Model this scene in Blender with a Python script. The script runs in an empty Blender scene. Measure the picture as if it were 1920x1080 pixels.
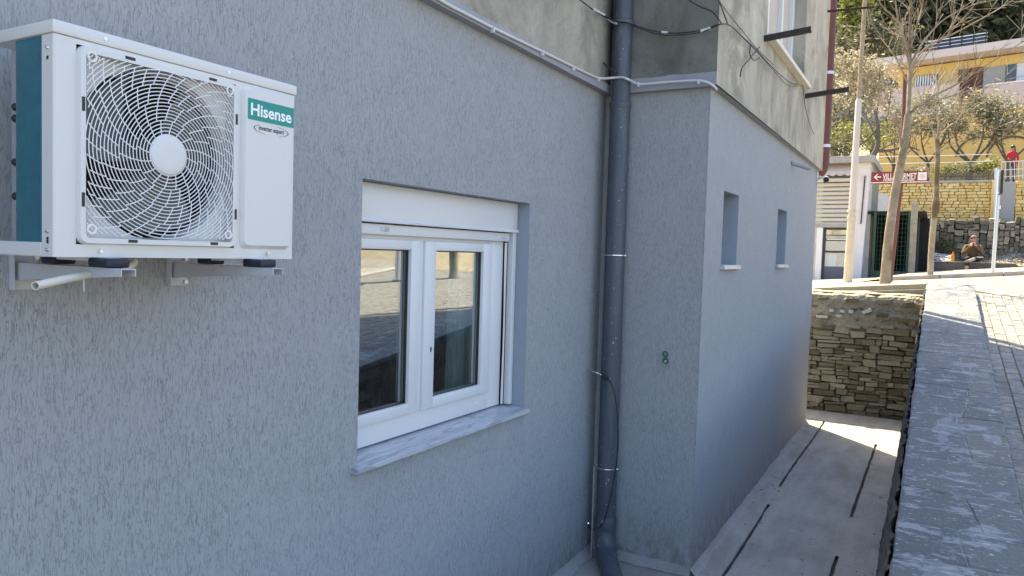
import bpy, bmesh, math, random
from mathutils import Matrix, Vector, noise as mnoise
rad = math.radians
scene = bpy.context.scene

# ------------------------------------------------------------------ camera
# world: X away from the grey house wall, Y along the wall, Z up, origin at the eye
YAW, PITCH, ROLL, FPX = 29.624, 2.7386, -1.6951, 1398.8
def _axes():
    a, p, r = rad(YAW), rad(PITCH), rad(ROLL)
    f = Vector((-math.sin(a)*math.cos(p), math.cos(a)*math.cos(p), -math.sin(p)))
    rt = Vector((math.cos(a), math.sin(a), 0)); d = f.cross(rt)
    r2 = rt*math.cos(r) + d*math.sin(r); d2 = -rt*math.sin(r) + d*math.cos(r)
    return r2, d2, f
CR, CD, CF = _axes()
cam = bpy.data.cameras.new('camera'); cam_o = bpy.data.objects.new('camera', cam)
scene.collection.objects.link(cam_o); scene.camera = cam_o
cam.sensor_width = 36.0; cam.lens = FPX/1920*36.0; cam.clip_start = 0.05; cam.clip_end = 600
cam_o.matrix_world = Matrix(((CR.x, -CD.x, -CF.x, 0), (CR.y, -CD.y, -CF.y, 0), (CR.z, -CD.z, -CF.z, 0), (0, 0, 0, 1)))

# ------------------------------------------------------------------ light
SUN_EL = 58.0
SUN_AZ = Vector((-0.72, 0.69))                       # horizontal direction towards the sun
scene.view_settings.view_transform = 'Standard'; scene.view_settings.look = 'None'
scene.view_settings.exposure = 1.88; scene.view_settings.gamma = 1.0
scene.view_settings.use_curve_mapping = False
world = bpy.data.worlds.new('World'); scene.world = world; world.use_nodes = True
wn = world.node_tree; wn.nodes.clear()
wo = wn.nodes.new('ShaderNodeOutputWorld'); wb = wn.nodes.new('ShaderNodeBackground')
sk = wn.nodes.new('ShaderNodeTexSky'); sk.sky_type = 'NISHITA'; sk.sun_disc = False
sk.sun_elevation = rad(SUN_EL); sk.sun_rotation = math.atan2(SUN_AZ.x, SUN_AZ.y)
sk.air_density = 1.0; sk.dust_density = 2.6; sk.ozone_density = 1.0; sk.altitude = 250
wb.inputs['Strength'].default_value = 0.14
wn.links.new(sk.outputs[0], wb.inputs[0]); wn.links.new(wb.outputs[0], wo.inputs[0])
sun = bpy.data.lights.new('sun', 'SUN'); sun.energy = 5.0; sun.angle = rad(0.53); sun.color = (1.0, 0.83, 0.56)
sun_o = bpy.data.objects.new('sun', sun); scene.collection.objects.link(sun_o)
sd = Vector((SUN_AZ.x, SUN_AZ.y, 0)).normalized()*math.cos(rad(SUN_EL)) + Vector((0, 0, math.sin(rad(SUN_EL))))
sun_o.rotation_euler = sd.to_track_quat('Z', 'Y').to_euler(); sun_o.location = (0, 0, 30)

# ------------------------------------------------------------------ helpers
def ray(px, py): return (CR*((px-960)/FPX) + CD*((py-540)/FPX) + CF)
def ax(px, py, X): d = ray(px, py); return d*(X/d.x)     # a photo pixel carried on to the plane X = const
def ay(px, py, Y): d = ray(px, py); return d*(Y/d.y)
def az(px, py, Z): d = ray(px, py); return d*(Z/d.z)

WORLD = {}
def link(o, parent=None, loc=(0, 0, 0)):
    scene.collection.objects.link(o); o.location = loc
    WORLD[o.name] = Vector(loc) if o.type == 'EMPTY' else Vector((0, 0, 0))
    if parent is not None:
        o.parent = parent; o.matrix_parent_inverse = Matrix.Translation(-WORLD[parent.name])
    return o
def tag(o, label=None, cat=None, group=None, kind=None):
    if label: o['label'] = label
    if cat: o['category'] = cat
    if group: o['group'] = group
    if kind: o['kind'] = kind
    return o
def thing(name, loc, label, cat, group=None):
    return tag(link(bpy.data.objects.new(name, None), None, loc), label, cat, group)
def sub(name, parent, loc): return link(bpy.data.objects.new(name, None), parent, loc)

class MB:
    def __init__(s): s.v = []; s.f = []; s.m = []; s.cur = 0
    def add(s, vs, fs):
        b = len(s.v); s.v += [tuple(v) for v in vs]; s.f += [tuple(i+b for i in f) for f in fs]; s.m += [s.cur]*len(fs); return s
    def quad(s, a, b, c, d): return s.add([a, b, c, d], [(0, 1, 2, 3)])
    def box(s, x0, x1, y0, y1, z0, z1, bev=0.0, xf=None):
        if bev <= 0:
            vs = [(x0,y0,z0),(x1,y0,z0),(x1,y1,z0),(x0,y1,z0),(x0,y0,z1),(x1,y0,z1),(x1,y1,z1),(x0,y1,z1)]
            fs = [(0,3,2,1),(4,5,6,7),(0,1,5,4),(1,2,6,5),(2,3,7,6),(3,0,4,7)]
        else:
            bev = min(bev, .45*(x1-x0), .45*(y1-y0), .45*(z1-z0))
            bm = bmesh.new(); bmesh.ops.create_cube(bm, size=1)
            for v in bm.verts: v.co = Vector(((x0+x1)/2+v.co.x*(x1-x0), (y0+y1)/2+v.co.y*(y1-y0), (z0+z1)/2+v.co.z*(z1-z0)))
            bmesh.ops.bevel(bm, geom=list(bm.edges), offset=bev, segments=2, affect='EDGES', profile=.5)
            bm.verts.index_update(); vs = [v.co.copy() for v in bm.verts]; fs = [[v.index for v in f.verts] for f in bm.faces]; bm.free()
        if xf: vs = [xf @ Vector(v) for v in vs]
        return s.add(vs, fs)
    def tube(s, pts, r, n=8, caps=True, flat=1.0):
        pts = [Vector(p) for p in pts]; N = len(pts)
        rr = r if isinstance(r, (list, tuple)) else [r]*N
        vs = []; fs = []; up = None
        for i, p in enumerate(pts):
            t = (pts[min(i+1, N-1)] - pts[max(i-1, 0)])
            t = t.normalized() if t.length > 1e-9 else Vector((0, 0, 1))
            if up is None: up = Vector((0, 0, 1)) if abs(t.z) < .9 else Vector((1, 0, 0))
            a = t.cross(up)
            if a.length < 1e-6: a = t.cross(Vector((0, 1, 0)))
            a.normalize(); b = a.cross(t).normalized(); up = b
            for k in range(n):
                q = 2*math.pi*k/n
                vs.append(p + a*(math.cos(q)*rr[i]) + b*(math.sin(q)*rr[i]*flat))
        for i in range(N-1):
            for k in range(n):
                fs.append((i*n+k, i*n+(k+1) % n, (i+1)*n+(k+1) % n, (i+1)*n+k))
        if caps: fs += [tuple(range(n-1, -1, -1)), tuple((N-1)*n+k for k in range(n))]
        return s.add(vs, fs)
    def prism(s, poly, fn, d0, d1):
        """poly: 2D outline (ccw); fn(u, v, d) -> point; extruded from d0 to d1"""
        n = len(poly); vs = [fn(u, v, d0) for u, v in poly] + [fn(u, v, d1) for u, v in poly]
        fs = [tuple(range(n-1, -1, -1)), tuple(range(n, 2*n))] + [(i, (i+1) % n, n+(i+1) % n, n+i) for i in range(n)]
        return s.add(vs, fs)
    def grid(s, fn, nu, nv):
        vs = [fn(i/nu, j/nv) for j in range(nv+1) for i in range(nu+1)]
        fs = [(j*(nu+1)+i, j*(nu+1)+i+1, (j+1)*(nu+1)+i+1, (j+1)*(nu+1)+i) for j in range(nv) for i in range(nu)]
        return s.add(vs, fs)
    def ball(s, c, r, nu=10, nv=6, sc=(1, 1, 1)):
        c = Vector(c); vs = [c + Vector((0, 0, -r*sc[2]))]; fs = []
        for j in range(1, nv):
            ph = -math.pi/2 + math.pi*j/nv
            for i in range(nu):
                t = 2*math.pi*i/nu
                vs.append(c + Vector((r*sc[0]*math.cos(ph)*math.cos(t), r*sc[1]*math.cos(ph)*math.sin(t), r*sc[2]*math.sin(ph))))
        vs.append(c + Vector((0, 0, r*sc[2]))); L = len(vs)-1
        for i in range(nu): fs.append((0, 1+(i+1) % nu, 1+i)); fs.append((L, 1+(nv-2)*nu+i, 1+(nv-2)*nu+(i+1) % nu))
        for j in range(nv-2):
            for i in range(nu): a = 1+j*nu; fs.append((a+i, a+(i+1) % nu, a+nu+(i+1) % nu, a+nu+i))
        return s.add(vs, fs)
    def mesh(s, name, mats, smooth=False, angle=None, fixn=True):
        me = bpy.data.meshes.new(name); me.from_pydata(s.v, [], s.f)
        for m in (mats if isinstance(mats, (list, tuple)) else [mats]): me.materials.append(m)
        if any(s.m): me.polygons.foreach_set('material_index', s.m)
        if fixn:
            bm = bmesh.new(); bm.from_mesh(me); bmesh.ops.recalc_face_normals(bm, faces=bm.faces); bm.to_mesh(me); bm.free()
        if smooth:
            me.polygons.foreach_set('use_smooth', [True]*len(me.polygons))
            if angle is not None: me.set_sharp_from_angle(angle=rad(angle))
        me.update(); return me
    def build(s, name, mats, parent=None, smooth=False, angle=40, fixn=True):
        return link(bpy.data.objects.new(name, s.mesh(name, mats, smooth, angle, fixn)), parent)
def inst(name, me, parent, loc, rot=(0, 0, 0), scale=(1, 1, 1)):
    o = bpy.data.objects.new(name, me); scene.collection.objects.link(o)
    o.location = loc; o.rotation_euler = rot; o.scale = scale
    if parent is not None: o.parent = parent; o.matrix_parent_inverse = Matrix.Translation(-WORLD[parent.name])
    return o
def rrect(u0, u1, v0, v1, r, n=5):
    out = []
    for cu, cv, a0 in ((u1-r, v0+r, -90), (u1-r, v1-r, 0), (u0+r, v1-r, 90), (u0+r, v0+r, 180)):
        for k in range(n+1):
            a = rad(a0+90*k/n); out.append((cu+r*math.cos(a), cv+r*math.sin(a)))
    return out
def spline(pts, k=6):
    P = [Vector(p) for p in pts]; out = []
    for i in range(len(P)-1):
        p0, p1, p2, p3 = P[max(i-1, 0)], P[i], P[i+1], P[min(i+2, len(P)-1)]
        for j in range(k):
            t = j/k
            out.append(.5*((2*p1)+(p2-p0)*t+(2*p0-5*p1+4*p2-p3)*t*t+(3*p1-p0-3*p2+p3)*t*t*t))
    out.append(P[-1]); return out
def text_mb(body, size, fn, d0, d1, offset=0.0, width=None):
    """flat lettering as geometry; fn(u, v, d) -> point, u/v centred on the word"""
    cu = bpy.data.curves.new('lettering', 'FONT'); cu.body = body; cu.size = size; cu.align_x = 'CENTER'; cu.align_y = 'CENTER'
    cu.offset = offset; cu.resolution_u = 3
    ob = bpy.data.objects.new('lettering_tmp', cu); scene.collection.objects.link(ob)
    dg = bpy.context.evaluated_depsgraph_get(); me = bpy.data.meshes.new_from_object(ob.evaluated_get(dg))
    vs = [v.co.copy() for v in me.vertices]; fs = [tuple(p.vertices) for p in me.polygons]
    bpy.data.objects.remove(ob); bpy.data.curves.remove(cu); bpy.data.meshes.remove(me)
    u0 = min(v.x for v in vs); u1 = max(v.x for v in vs); v0 = min(v.y for v in vs); v1 = max(v.y for v in vs)
    k = (width/(u1-u0)) if width else 1.0
    mb = MB(); mb.add([fn((v.x-(u0+u1)/2)*k, v.y-(v0+v1)/2, d1) for v in vs], fs); return mb
def hole_wall(mb, u0, u1, v0, v1, holes, fn):
    """rectangle with rectangular holes; fn(u, v) -> point"""
    us = sorted({u0, u1, *[h[0] for h in holes], *[h[1] for h in holes]}); vs = sorted({v0, v1, *[h[2] for h in holes], *[h[3] for h in holes]})
    for a, b in zip(us, us[1:]):
        for c, d in zip(vs, vs[1:]):
            mu, mv = (a+b)/2, (c+d)/2
            if any(h[0] < mu < h[1] and h[2] < mv < h[3] for h in holes): continue
            mb.quad(fn(a, c), fn(b, c), fn(b, d), fn(a, d))

# ------------------------------------------------------------------ materials
class NT:
    def __init__(s, name):
        s.m = bpy.data.materials.new(name); s.m.use_nodes = True; s.t = s.m.node_tree; s.b = s.t.nodes['Principled BSDF']; s.out = s.t.nodes['Material Output']
        tc = s.t.nodes.new('ShaderNodeTexCoord'); s.co = tc.outputs['Object']
    def n(s, typ, **kw):
        o = s.t.nodes.new('ShaderNode'+typ)
        for k, v in kw.items(): setattr(o, k, v)
        return o
    def l(s, a, b): s.t.links.new(a, b)
    def map(s, scale, rot=(0, 0, 0), src=None, loc=(0, 0, 0)):
        mp = s.n('Mapping'); mp.inputs['Scale'].default_value = scale; mp.inputs['Rotation'].default_value = rot; mp.inputs['Location'].default_value = loc
        s.l(src or s.co, mp.inputs[0]); return mp.outputs[0]
    def noise(s, scale, detail=4, rough=.55, vec=None, dist=0.0):
        o = s.n('TexNoise'); o.inputs['Scale'].default_value = scale; o.inputs['Detail'].default_value = detail
        o.inputs['Roughness'].default_value = rough; o.inputs['Distortion'].default_value = dist; s.l(vec or s.co, o.inputs['Vector']); return o.outputs['Fac']
    def vor(s, scale, vec=None, feature='F1'):
        o = s.n('TexVoronoi', feature=feature); o.inputs['Scale'].default_value = scale; s.l(vec or s.co, o.inputs['Vector']); return o
    def ramp(s, fac, stops, interp='LINEAR'):
        r = s.n('ValToRGB'); r.color_ramp.interpolation = interp; e = r.color_ramp.elements
        while len(e) < len(stops): e.new(0.5)
        for i, (p, c) in enumerate(stops): e[i].position = p; e[i].color = (c, c, c, 1) if isinstance(c, (int, float)) else (*c, 1)
        s.l(fac, r.inputs[0]); return r.outputs[0]
    def mix(s, fac, a, b, typ='MIX'):
        m = s.n('Mix', data_type='RGBA', blend_type=typ)
        for i, v in ((0, fac), (6, a), (7, b)):
            if isinstance(v, (int, float)): m.inputs[i].default_value = v
            elif isinstance(v, tuple): m.inputs[i].default_value = (*v, 1)
            else: s.l(v, m.inputs[i])
        return m.outputs[2]
    def math(s, op, a, b=0.0):
        m = s.n('Math', operation=op)
        for i, v in ((0, a), (1, b)):
            if isinstance(v, (int, float)): m.inputs[i].default_value = v
            else: s.l(v, m.inputs[i])
        return m.outputs[0]
    def rnd(s): return s.n('ObjectInfo').outputs['Random']
    def bump(s, h, strength=.5, dist=.01, prev=None):
        b = s.n('Bump'); b.inputs['Strength'].default_value = strength; b.inputs['Distance'].default_value = dist
        s.l(h, b.inputs['Height'])
        if prev: s.l(prev, b.inputs['Normal'])
        s.l(b.outputs[0], s.b.inputs['Normal']); return b.outputs[0]
    def col(s, c):
        if isinstance(c, tuple): s.b.inputs['Base Color'].default_value = (*c, 1)
        else: s.l(c, s.b.inputs['Base Color'])
        return s
    def rough(s, r):
        if isinstance(r, (int, float)): s.b.inputs['Roughness'].default_value = r
        else: s.l(r, s.b.inputs['Roughness'])
        return s
    def metal(s, v): s.b.inputs['Metallic'].default_value = v; return s

def simple(name, c, rough=.5, var=.12, scale=9.0, metal=0.0, bump=0.0, bscale=60.0, spec=None, bdist=.004, rv=.08):
    t = NT(name); nz = t.noise(scale, 5)
    t.col(t.mix(nz, tuple(x*(1-var) for x in c), tuple(min(1, x*(1+var)) for x in c)))
    t.rough(t.ramp(t.noise(scale*2.3, 3), [(0.2, max(0, rough-rv)), (.8, min(1, rough+rv))])); t.metal(metal)
    if spec is not None: t.b.inputs['Specular IOR Level'].default_value = spec
    if bump: t.bump(t.noise(bscale, 4), bump, bdist)
    return t.m

def plaster(name, c, groove_shade=.62):
    """scratched (dragged-grain) render: upright worm-like furrows"""
    t = NT(name)
    warp = t.n('TexNoise'); warp.inputs['Scale'].default_value = 14; warp.inputs['Detail'].default_value = 2; t.l(t.co, warp.inputs[0])
    wv = t.n('VectorMath', operation='MULTIPLY_ADD'); t.l(warp.outputs['Color'], wv.inputs[0]); wv.inputs[1].default_value = (.012, .012, .02); t.l(t.co, wv.inputs[2])
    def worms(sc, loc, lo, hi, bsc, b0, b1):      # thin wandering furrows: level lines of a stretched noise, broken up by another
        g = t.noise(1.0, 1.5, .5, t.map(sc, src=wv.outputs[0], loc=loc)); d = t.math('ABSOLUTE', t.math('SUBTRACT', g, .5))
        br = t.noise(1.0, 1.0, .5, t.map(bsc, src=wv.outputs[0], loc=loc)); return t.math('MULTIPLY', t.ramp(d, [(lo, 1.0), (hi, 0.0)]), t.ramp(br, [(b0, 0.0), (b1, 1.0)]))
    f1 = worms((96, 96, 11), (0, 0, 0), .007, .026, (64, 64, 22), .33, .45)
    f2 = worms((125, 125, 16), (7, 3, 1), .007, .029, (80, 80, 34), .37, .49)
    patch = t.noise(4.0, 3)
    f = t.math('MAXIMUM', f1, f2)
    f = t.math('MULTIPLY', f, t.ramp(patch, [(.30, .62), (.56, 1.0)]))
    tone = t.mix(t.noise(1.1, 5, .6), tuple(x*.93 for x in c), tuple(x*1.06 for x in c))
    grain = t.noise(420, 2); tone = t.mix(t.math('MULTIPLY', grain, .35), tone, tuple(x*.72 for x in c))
    t.col(t.mix(t.math('MULTIPLY', f, groove_shade), tone, tuple(x*.42 for x in c)))  # furrows darkened in the colour to stand for the shade inside them
    sep = t.n('SeparateXYZ'); t.l(t.co, sep.inputs[0]); lowz = t.n('MapRange'); lowz.inputs[1].default_value = -1.95; lowz.inputs[2].default_value = -2.40; t.l(sep.outputs[2], lowz.inputs[0])
    dirt = t.math('MULTIPLY', lowz.outputs[0], t.ramp(t.noise(1.0, 5, .65, t.map((16, 16, 9))), [(.42, 0.0), (.62, .75)]))
    t.col(t.mix(dirt, t.mix(t.math('MULTIPLY', f, groove_shade), tone, tuple(x*.42 for x in c)), (.17, .155, .13)))
    t.rough(.92); t.b.inputs['Specular IOR Level'].default_value = .25
    h = t.math('SUBTRACT', t.math('MULTIPLY', grain, .12), f)
    h = t.math('ADD', h, t.math('MULTIPLY', t.noise(3.0, 3), .8)); t.bump(h, .55, .002)
    return t.m

def old_render(name, light, dark, stain, amt, damp=None):
    """weathered cement render with streaks and damp stains"""
    t = NT(name)
    a = t.noise(2.2, 6, .62, dist=.4); b = t.noise(1.0, 4, .6, t.map((3.2, 3.2, 1.2))); c = t.noise(26, 4, .6)
    base = t.mix(t.ramp(a, [(.34, 0.0), (.62, 1.0)]), dark, light); base = t.mix(t.math('MULTIPLY', c, .6), base, tuple(x*.66 for x in light))
    st = t.ramp(t.math('ADD', t.math('MULTIPLY', b, .48), t.math('MULTIPLY', a, .55)), [(.5-.12*amt, 0.0), (.64, 1.0)])
    base = t.mix(t.math('MULTIPLY', st, .75*amt), base, stain)
    big = t.ramp(t.noise(1.3, 6, .7, dist=1.0), [(.45, 0.0), (.64, .8)]); base = t.mix(big, base, tuple(x*.5 for x in dark))
    if damp:
        sep = t.n('SeparateXYZ'); t.l(t.co, sep.inputs[0]); mr = t.n('MapRange'); mr.inputs[1].default_value = damp[0]; mr.inputs[2].default_value = damp[1]; t.l(sep.outputs[1], mr.inputs[0])
        base = t.mix(t.math('MULTIPLY', mr.outputs[0], t.ramp(t.math('ADD', t.math('MULTIPLY', mr.outputs[0], .5), t.math('MULTIPLY', a, .8)), [(.45, 0.0), (.7, 1.0)])), base, (.045, .045, .04))
    spots = t.ramp(t.noise(55, 2), [(.66, 0.0), (.72, .6)]); base = t.mix(spots, base, tuple(x*.35 for x in dark))
    t.col(base).rough(.95); t.b.inputs['Specular IOR Level'].default_value = .15
    h = t.math('ADD', t.math('MULTIPLY', c, .35), t.math('MULTIPLY', t.noise(5, 5), 1.0)); t.bump(h, .8, .012)
    return t.m

def stone_mat(name, cols, moss=None, rough=.9, bscale=30, moss_amt=.5, spread=1.0):
    """every stone its own tone (by object), mottled, with lichen"""
    t = NT(name); r = t.rnd()
    stops = [((i+.5)/len(cols), c) for i, c in enumerate(cols)]
    base = t.ramp(r, stops)
    off = t.n('VectorMath', operation='ADD'); cb = t.n('CombineXYZ'); t.l(t.math('MULTIPLY', r, 57.0), cb.inputs[0]); t.l(t.math('MULTIPLY', r, 23.0), cb.inputs[2]); t.l(t.co, off.inputs[0]); t.l(cb.outputs[0], off.inputs[1])
    v = off.outputs[0]
    n1 = t.noise(bscale*.35, 6, .65, v); n2 = t.noise(bscale, 5, .6, v)
    base = t.mix(t.ramp(n1, [(.3, .75), (.62, 0.0)]), base, tuple(x*.42 for x in cols[0]))
    base = t.mix(t.ramp(n2, [(.55, 0.0), (.75, .55)]), base, tuple(min(1, x*1.5) for x in cols[-1]))
    if moss: base = t.mix(t.ramp(t.noise(bscale*.22, 5, .6, v), [(.52, 0.0), (.66, moss_amt)]), base, moss)
    t.col(base).rough(rough); t.b.inputs['Specular IOR Level'].default_value = .25
    t.bump(t.math('ADD', t.math('MULTIPLY', n1, 1.0), t.math('MULTIPLY', n2, .5)), .9, .012)
    return t.m

def leaf_mat(name, c0, c1, c2, trans=.35):
    t = NT(name); n1 = t.noise(1.6, 3); n2 = t.noise(11, 2)
    c = t.mix(n1, c0, c1); c = t.mix(t.ramp(n2, [(.5, 0.0), (.72, 1.0)]), c, c2)
    t.col(c).rough(.6)
    tr = t.n('BsdfTranslucent'); t.l(c, tr.inputs[0]); mx = t.n('MixShader'); mx.inputs[0].default_value = trans
    t.l(t.b.outputs[0], mx.inputs[1]); t.l(tr.outputs[0], mx.inputs[2]); t.l(mx.outputs[0], t.out.inputs[0]); return t.m

def glass_mat(name, tint=(.80, .88, .87), refl=.34):
    t = NT(name); tr = t.n('BsdfTransparent'); tr.inputs[0].default_value = (*tint, 1)
    gl = t.n('BsdfGlossy'); gl.inputs['Roughness'].default_value = .012; gl.inputs[0].default_value = (.96, .98, 1, 1)
    lw_ = t.n('LayerWeight'); lw_.inputs[0].default_value = .5; mx = t.n('MixShader')
    fac = t.math('ADD', t.math('MULTIPLY', t.math('POWER', lw_.outputs['Facing'], 4.0), 1.0-refl), refl)
    t.l(fac, mx.inputs[0]); t.l(tr.outputs[0], mx.inputs[1]); t.l(gl.outputs[0], mx.inputs[2]); t.l(mx.outputs[0], t.out.inputs[0])
    bp = t.n('Bump'); bp.inputs['Strength'].default_value = .02; bp.inputs['Distance'].default_value = .01; t.l(t.noise(3.5, 1), bp.inputs['Height']); t.l(bp.outputs[0], gl.inputs['Normal']); return t.m

M = {}
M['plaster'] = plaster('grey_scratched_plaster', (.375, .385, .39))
M['plaster_fine'] = plaster('grey_fine_plaster', (.375, .385, .39), .5)  # same plaster with weaker furrow shade in its colour


M['reveal'] = simple('grey_smooth_reveal', (.29, .33, .375), .9, .06, 12, bump=.4, bscale=90, bdist=.003)
M['fascia'] = simple('grey_painted_fascia', (.30, .31, .34), .8, .12, 14, bump=.4, bscale=40)
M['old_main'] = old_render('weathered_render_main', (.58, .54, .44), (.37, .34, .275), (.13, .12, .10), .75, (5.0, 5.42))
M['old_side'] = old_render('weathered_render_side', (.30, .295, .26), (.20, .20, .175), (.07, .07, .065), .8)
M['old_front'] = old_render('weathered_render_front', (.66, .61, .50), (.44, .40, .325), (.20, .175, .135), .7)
M['white_metal'] = simple('white_enamel', (.66, .655, .635), .34, .03, 3, rv=.04)
M['white_pvc'] = simple('white_pvc', (.70, .70, .695), .33, .025, 3, rv=.04)
M['grille'] = simple('white_grille_plastic', (.78, .785, .78), .4, .03, 20)
M['cavity'] = simple('dark_cavity', (.04, .043, .042), .8, .3, 30)
M['fan'] = simple('grey_fan_plastic', (.10, .112, .105), .5, .15, 12)
M['shroud'] = simple('fan_shroud', (.42, .44, .42), .45, .1, 8)
M['teal'] = simple('teal_protective_film', (.006, .115, .16), .07, .35, 14, bump=.25, bscale=16, bdist=.01, spec=.7)
M['galv'] = simple('galvanised_steel', (.55, .57, .60), .38, .1, 30, metal=.75)
M['white_steel'] = simple('white_coated_steel', (.66, .67, .70), .4, .06, 12)
M['bracket'] = simple('bracket_steel', (.46, .47, .49), .42, .12, 14)
M['rubber'] = simple('dark_rubber', (.012, .016, .03), .55, .2, 20)
M['black'] = simple('black_plastic', (.012, .012, .013), .45, .2, 30)
M['hose'] = simple('ivory_hose', (.68, .64, .54), .5, .15, 16)
M['logo_green'] = simple('label_green', (.0, .255, .215), .35, .03, 6)
M['logo_white'] = simple('label_white', (.87, .88, .88), .4, .01, 6)
M['logo_black'] = simple('label_black', (.02, .02, .02), .4, .05, 6)
def pipe_mat():
    t = NT('grey_pvc_pipe'); base = t.mix(t.noise(2.5, 5, .6), (.052, .064, .082), (.08, .094, .116)); base = t.mix(t.ramp(t.noise(1.0, 5, .65, t.map((14, 14, 2.2))), [(.5, 0), (.68, .5)]), base, (.14, .145, .145))
    base = t.mix(t.ramp(t.noise(62, 1), [(.735, 0), (.755, .8)]), base, (.5, .5, .5)); t.col(base).rough(t.ramp(t.noise(6, 4), [(.3, .36), (.7, .6)])); t.bump(t.noise(25, 3), .12, .004); return t.m
M['pipe'] = pipe_mat()
M['chrome'] = simple('bright_zinc', (.72, .72, .72), .22, .06, 30, metal=1.0)
M['white_cable'] = simple('white_cable', (.62, .61, .60), .5, .1, 20)
M['cable'] = simple('black_cable', (.015, .015, .015), .5, .2, 30)
M['iron'] = simple('rusty_dark_iron', (.035, .026, .022), .75, .35, 25, bump=.5, bscale=80)
M['green_wire'] = simple('green_coated_wire', (.01, .12, .075), .35, .2, 30)
M['glass'] = glass_mat('window_glass')
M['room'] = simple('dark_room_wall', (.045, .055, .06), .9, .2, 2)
M['curtain'] = simple('pale_green_curtain', (.60, .66, .63), .85, .1, 6)
M['red_pipe'] = simple('red_brown_pipe', (.12, .036, .028), .5, .2, 9)
M['stub'] = simple('grey_stub_pipe', (.30, .32, .32), .5, .15, 20)
def marble():
    t = NT('veined_marble'); base = t.mix(t.noise(1.0, 5, .6, t.map((12, 3.0, 12))), (.33, .355, .39), (.60, .61, .63))
    v = t.noise(1.0, 6, .62, t.map((30, 3.4, 22), (0, 0, .10)), .9); base = t.mix(t.ramp(v, [(.52, 0), (.60, .65), (.68, .1)]), base, (.20, .22, .245))
    base = t.mix(t.ramp(t.noise(1, 4, .6, t.map((10, 26, 10))), [(.63, 0), (.72, .35)]), base, (.24, .245, .25)); t.col(base).rough(.25); t.bump(t.noise(90, 2), .06, .002); return t.m
M['marble'] = marble()
def concrete(name, c, rough=.9, dark=.62, scale=1.0):
    t = NT(name); a = t.noise(1.7*scale, 6, .62, dist=.6); b = t.noise(16*scale, 5, .6); s = t.noise(1.0, 5, .6, t.map((7, 1.6, 4)))
    base = t.mix(a, tuple(x*dark for x in c), tuple(min(1, x*1.18) for x in c)); base = t.mix(t.ramp(s, [(.42, 0.0), (.62, .35)]), base, tuple(min(1, x*1.25) for x in c))
    base = t.mix(t.ramp(b, [(.62, 0), (.70, .5)]), base, tuple(x*.45 for x in c)); base = t.mix(t.ramp(t.noise(70, 2), [(.68, 0), (.73, .7)]), base, tuple(x*.3 for x in c))
    t.col(base).rough(rough); t.b.inputs['Specular IOR Level'].default_value = .2
    t.bump(t.math('ADD', t.math('MULTIPLY', b, .5), t.math('MULTIPLY', a, 1.0)), .6, .012); return t.m
M['slab'] = concrete('path_concrete', (.355, .345, .315), dark=.44)
M['fillet'] = concrete('rough_mortar', (.34, .335, .32), scale=2.0)
M['tar'] = simple('tar_joint', (.012, .013, .016), .8, .3, 40, bump=.6, bscale=90)
M['asphalt'] = concrete('worn_asphalt', (.28, .265, .225), scale=1.5)
M['kerb'] = concrete('kerb_concrete', (.34, .33, .32))
M['walk'] = concrete('sidewalk_concrete', (.32, .28, .195))
M['ground'] = concrete('packed_earth', (.27, .25, .20))
M['cap_mortar'] = None
def cap_stone(name, mort):
    t = NT(name); r = t.rnd()
    base = t.ramp(r, [(.0, (.085, .098, .105)), (.45, (.108, .12, .126)), (.8, (.13, .14, .142)), (.92, (.14, .145, .125)), (1.0, (.19, .145, .11))]) if not mort else t.mix(t.noise(4, 5), (.13, .142, .15), (.27, .285, .295))
    base = t.mix(t.ramp(t.noise(5, 6, .65), [(.35, .5), (.6, 0)]), base, (.10, .115, .13))
    sm = t.noise(1.0, 8, .74, t.map((4.5, 10.0, 4)), .2); sm2 = t.noise(1.0, 4, .6, t.map((26, 60, 20)))
    base = t.mix(t.ramp(sm, [(.53, 0), (.59, .68)]), base, (.33, .35, .365)); base = t.mix(t.ramp(sm2, [(.63, 0), (.68, .85)]), base, (.50, .51, .52))
    t.col(base).rough(t.ramp(sm, [(.3, .62), (.7, .9)])); t.bump(t.math('ADD', t.math('MULTIPLY', sm, .7), t.math('MULTIPLY', t.noise(38, 5), .8)), 1.0, .014); return t.m
M['cap_stone'] = cap_stone('slate_capstone', False); M['cap_mortar'] = cap_stone('capping_mortar', True)
M['wall_stone'] = stone_mat('retaining_wall_stone', [(.135, .115, .078), (.195, .17, .12), (.25, .222, .16), (.31, .28, .21), (.41, .37, .28)], (.13, .125, .045), bscale=20, moss_amt=.65)
M['wall_core'] = stone_mat('dark_wall_joint', [(.12, .105, .072), (.135, .12, .085)], (.06, .07, .02), bscale=25)
M['wall_top'] = concrete('crumbling_wall_top', (.31, .285, .22), scale=3.2, dark=.45)
M['brick'] = simple('pale_brick', (.42, .41, .375), .9, .15, 12, bump=.5, bscale=40)
M['low_wall'] = stone_mat('low_wall_stone', [(.15, .14, .13), (.19, .175, .16), (.22, .20, .175)], None, bscale=26)
M['paver'] = stone_mat('grey_paver', [(.21, .21, .20), (.245, .24, .225), (.28, .27, .245)], None, bscale=34)
M['paver_bed'] = simple('paver_joint_sand', (.13, .125, .11), .95, .2, 30)
M['paver_far'] = concrete('paved_surface', (.30, .285, .245))
M['bark'] = stone_mat('pale_bark', [(.30, .255, .19), (.33, .285, .22)], (.10, .075, .042), bscale=7, moss_amt=.95)  # moss inputs here hold dark brown shading patches painted on the bark
M['bark_dark'] = simple('dark_bark', (.10, .082, .06), .9, .3, 12, bump=.6, bscale=30)
M['twig'] = simple('pale_twig', (.36, .30, .22), .85, .25, 6)
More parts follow.
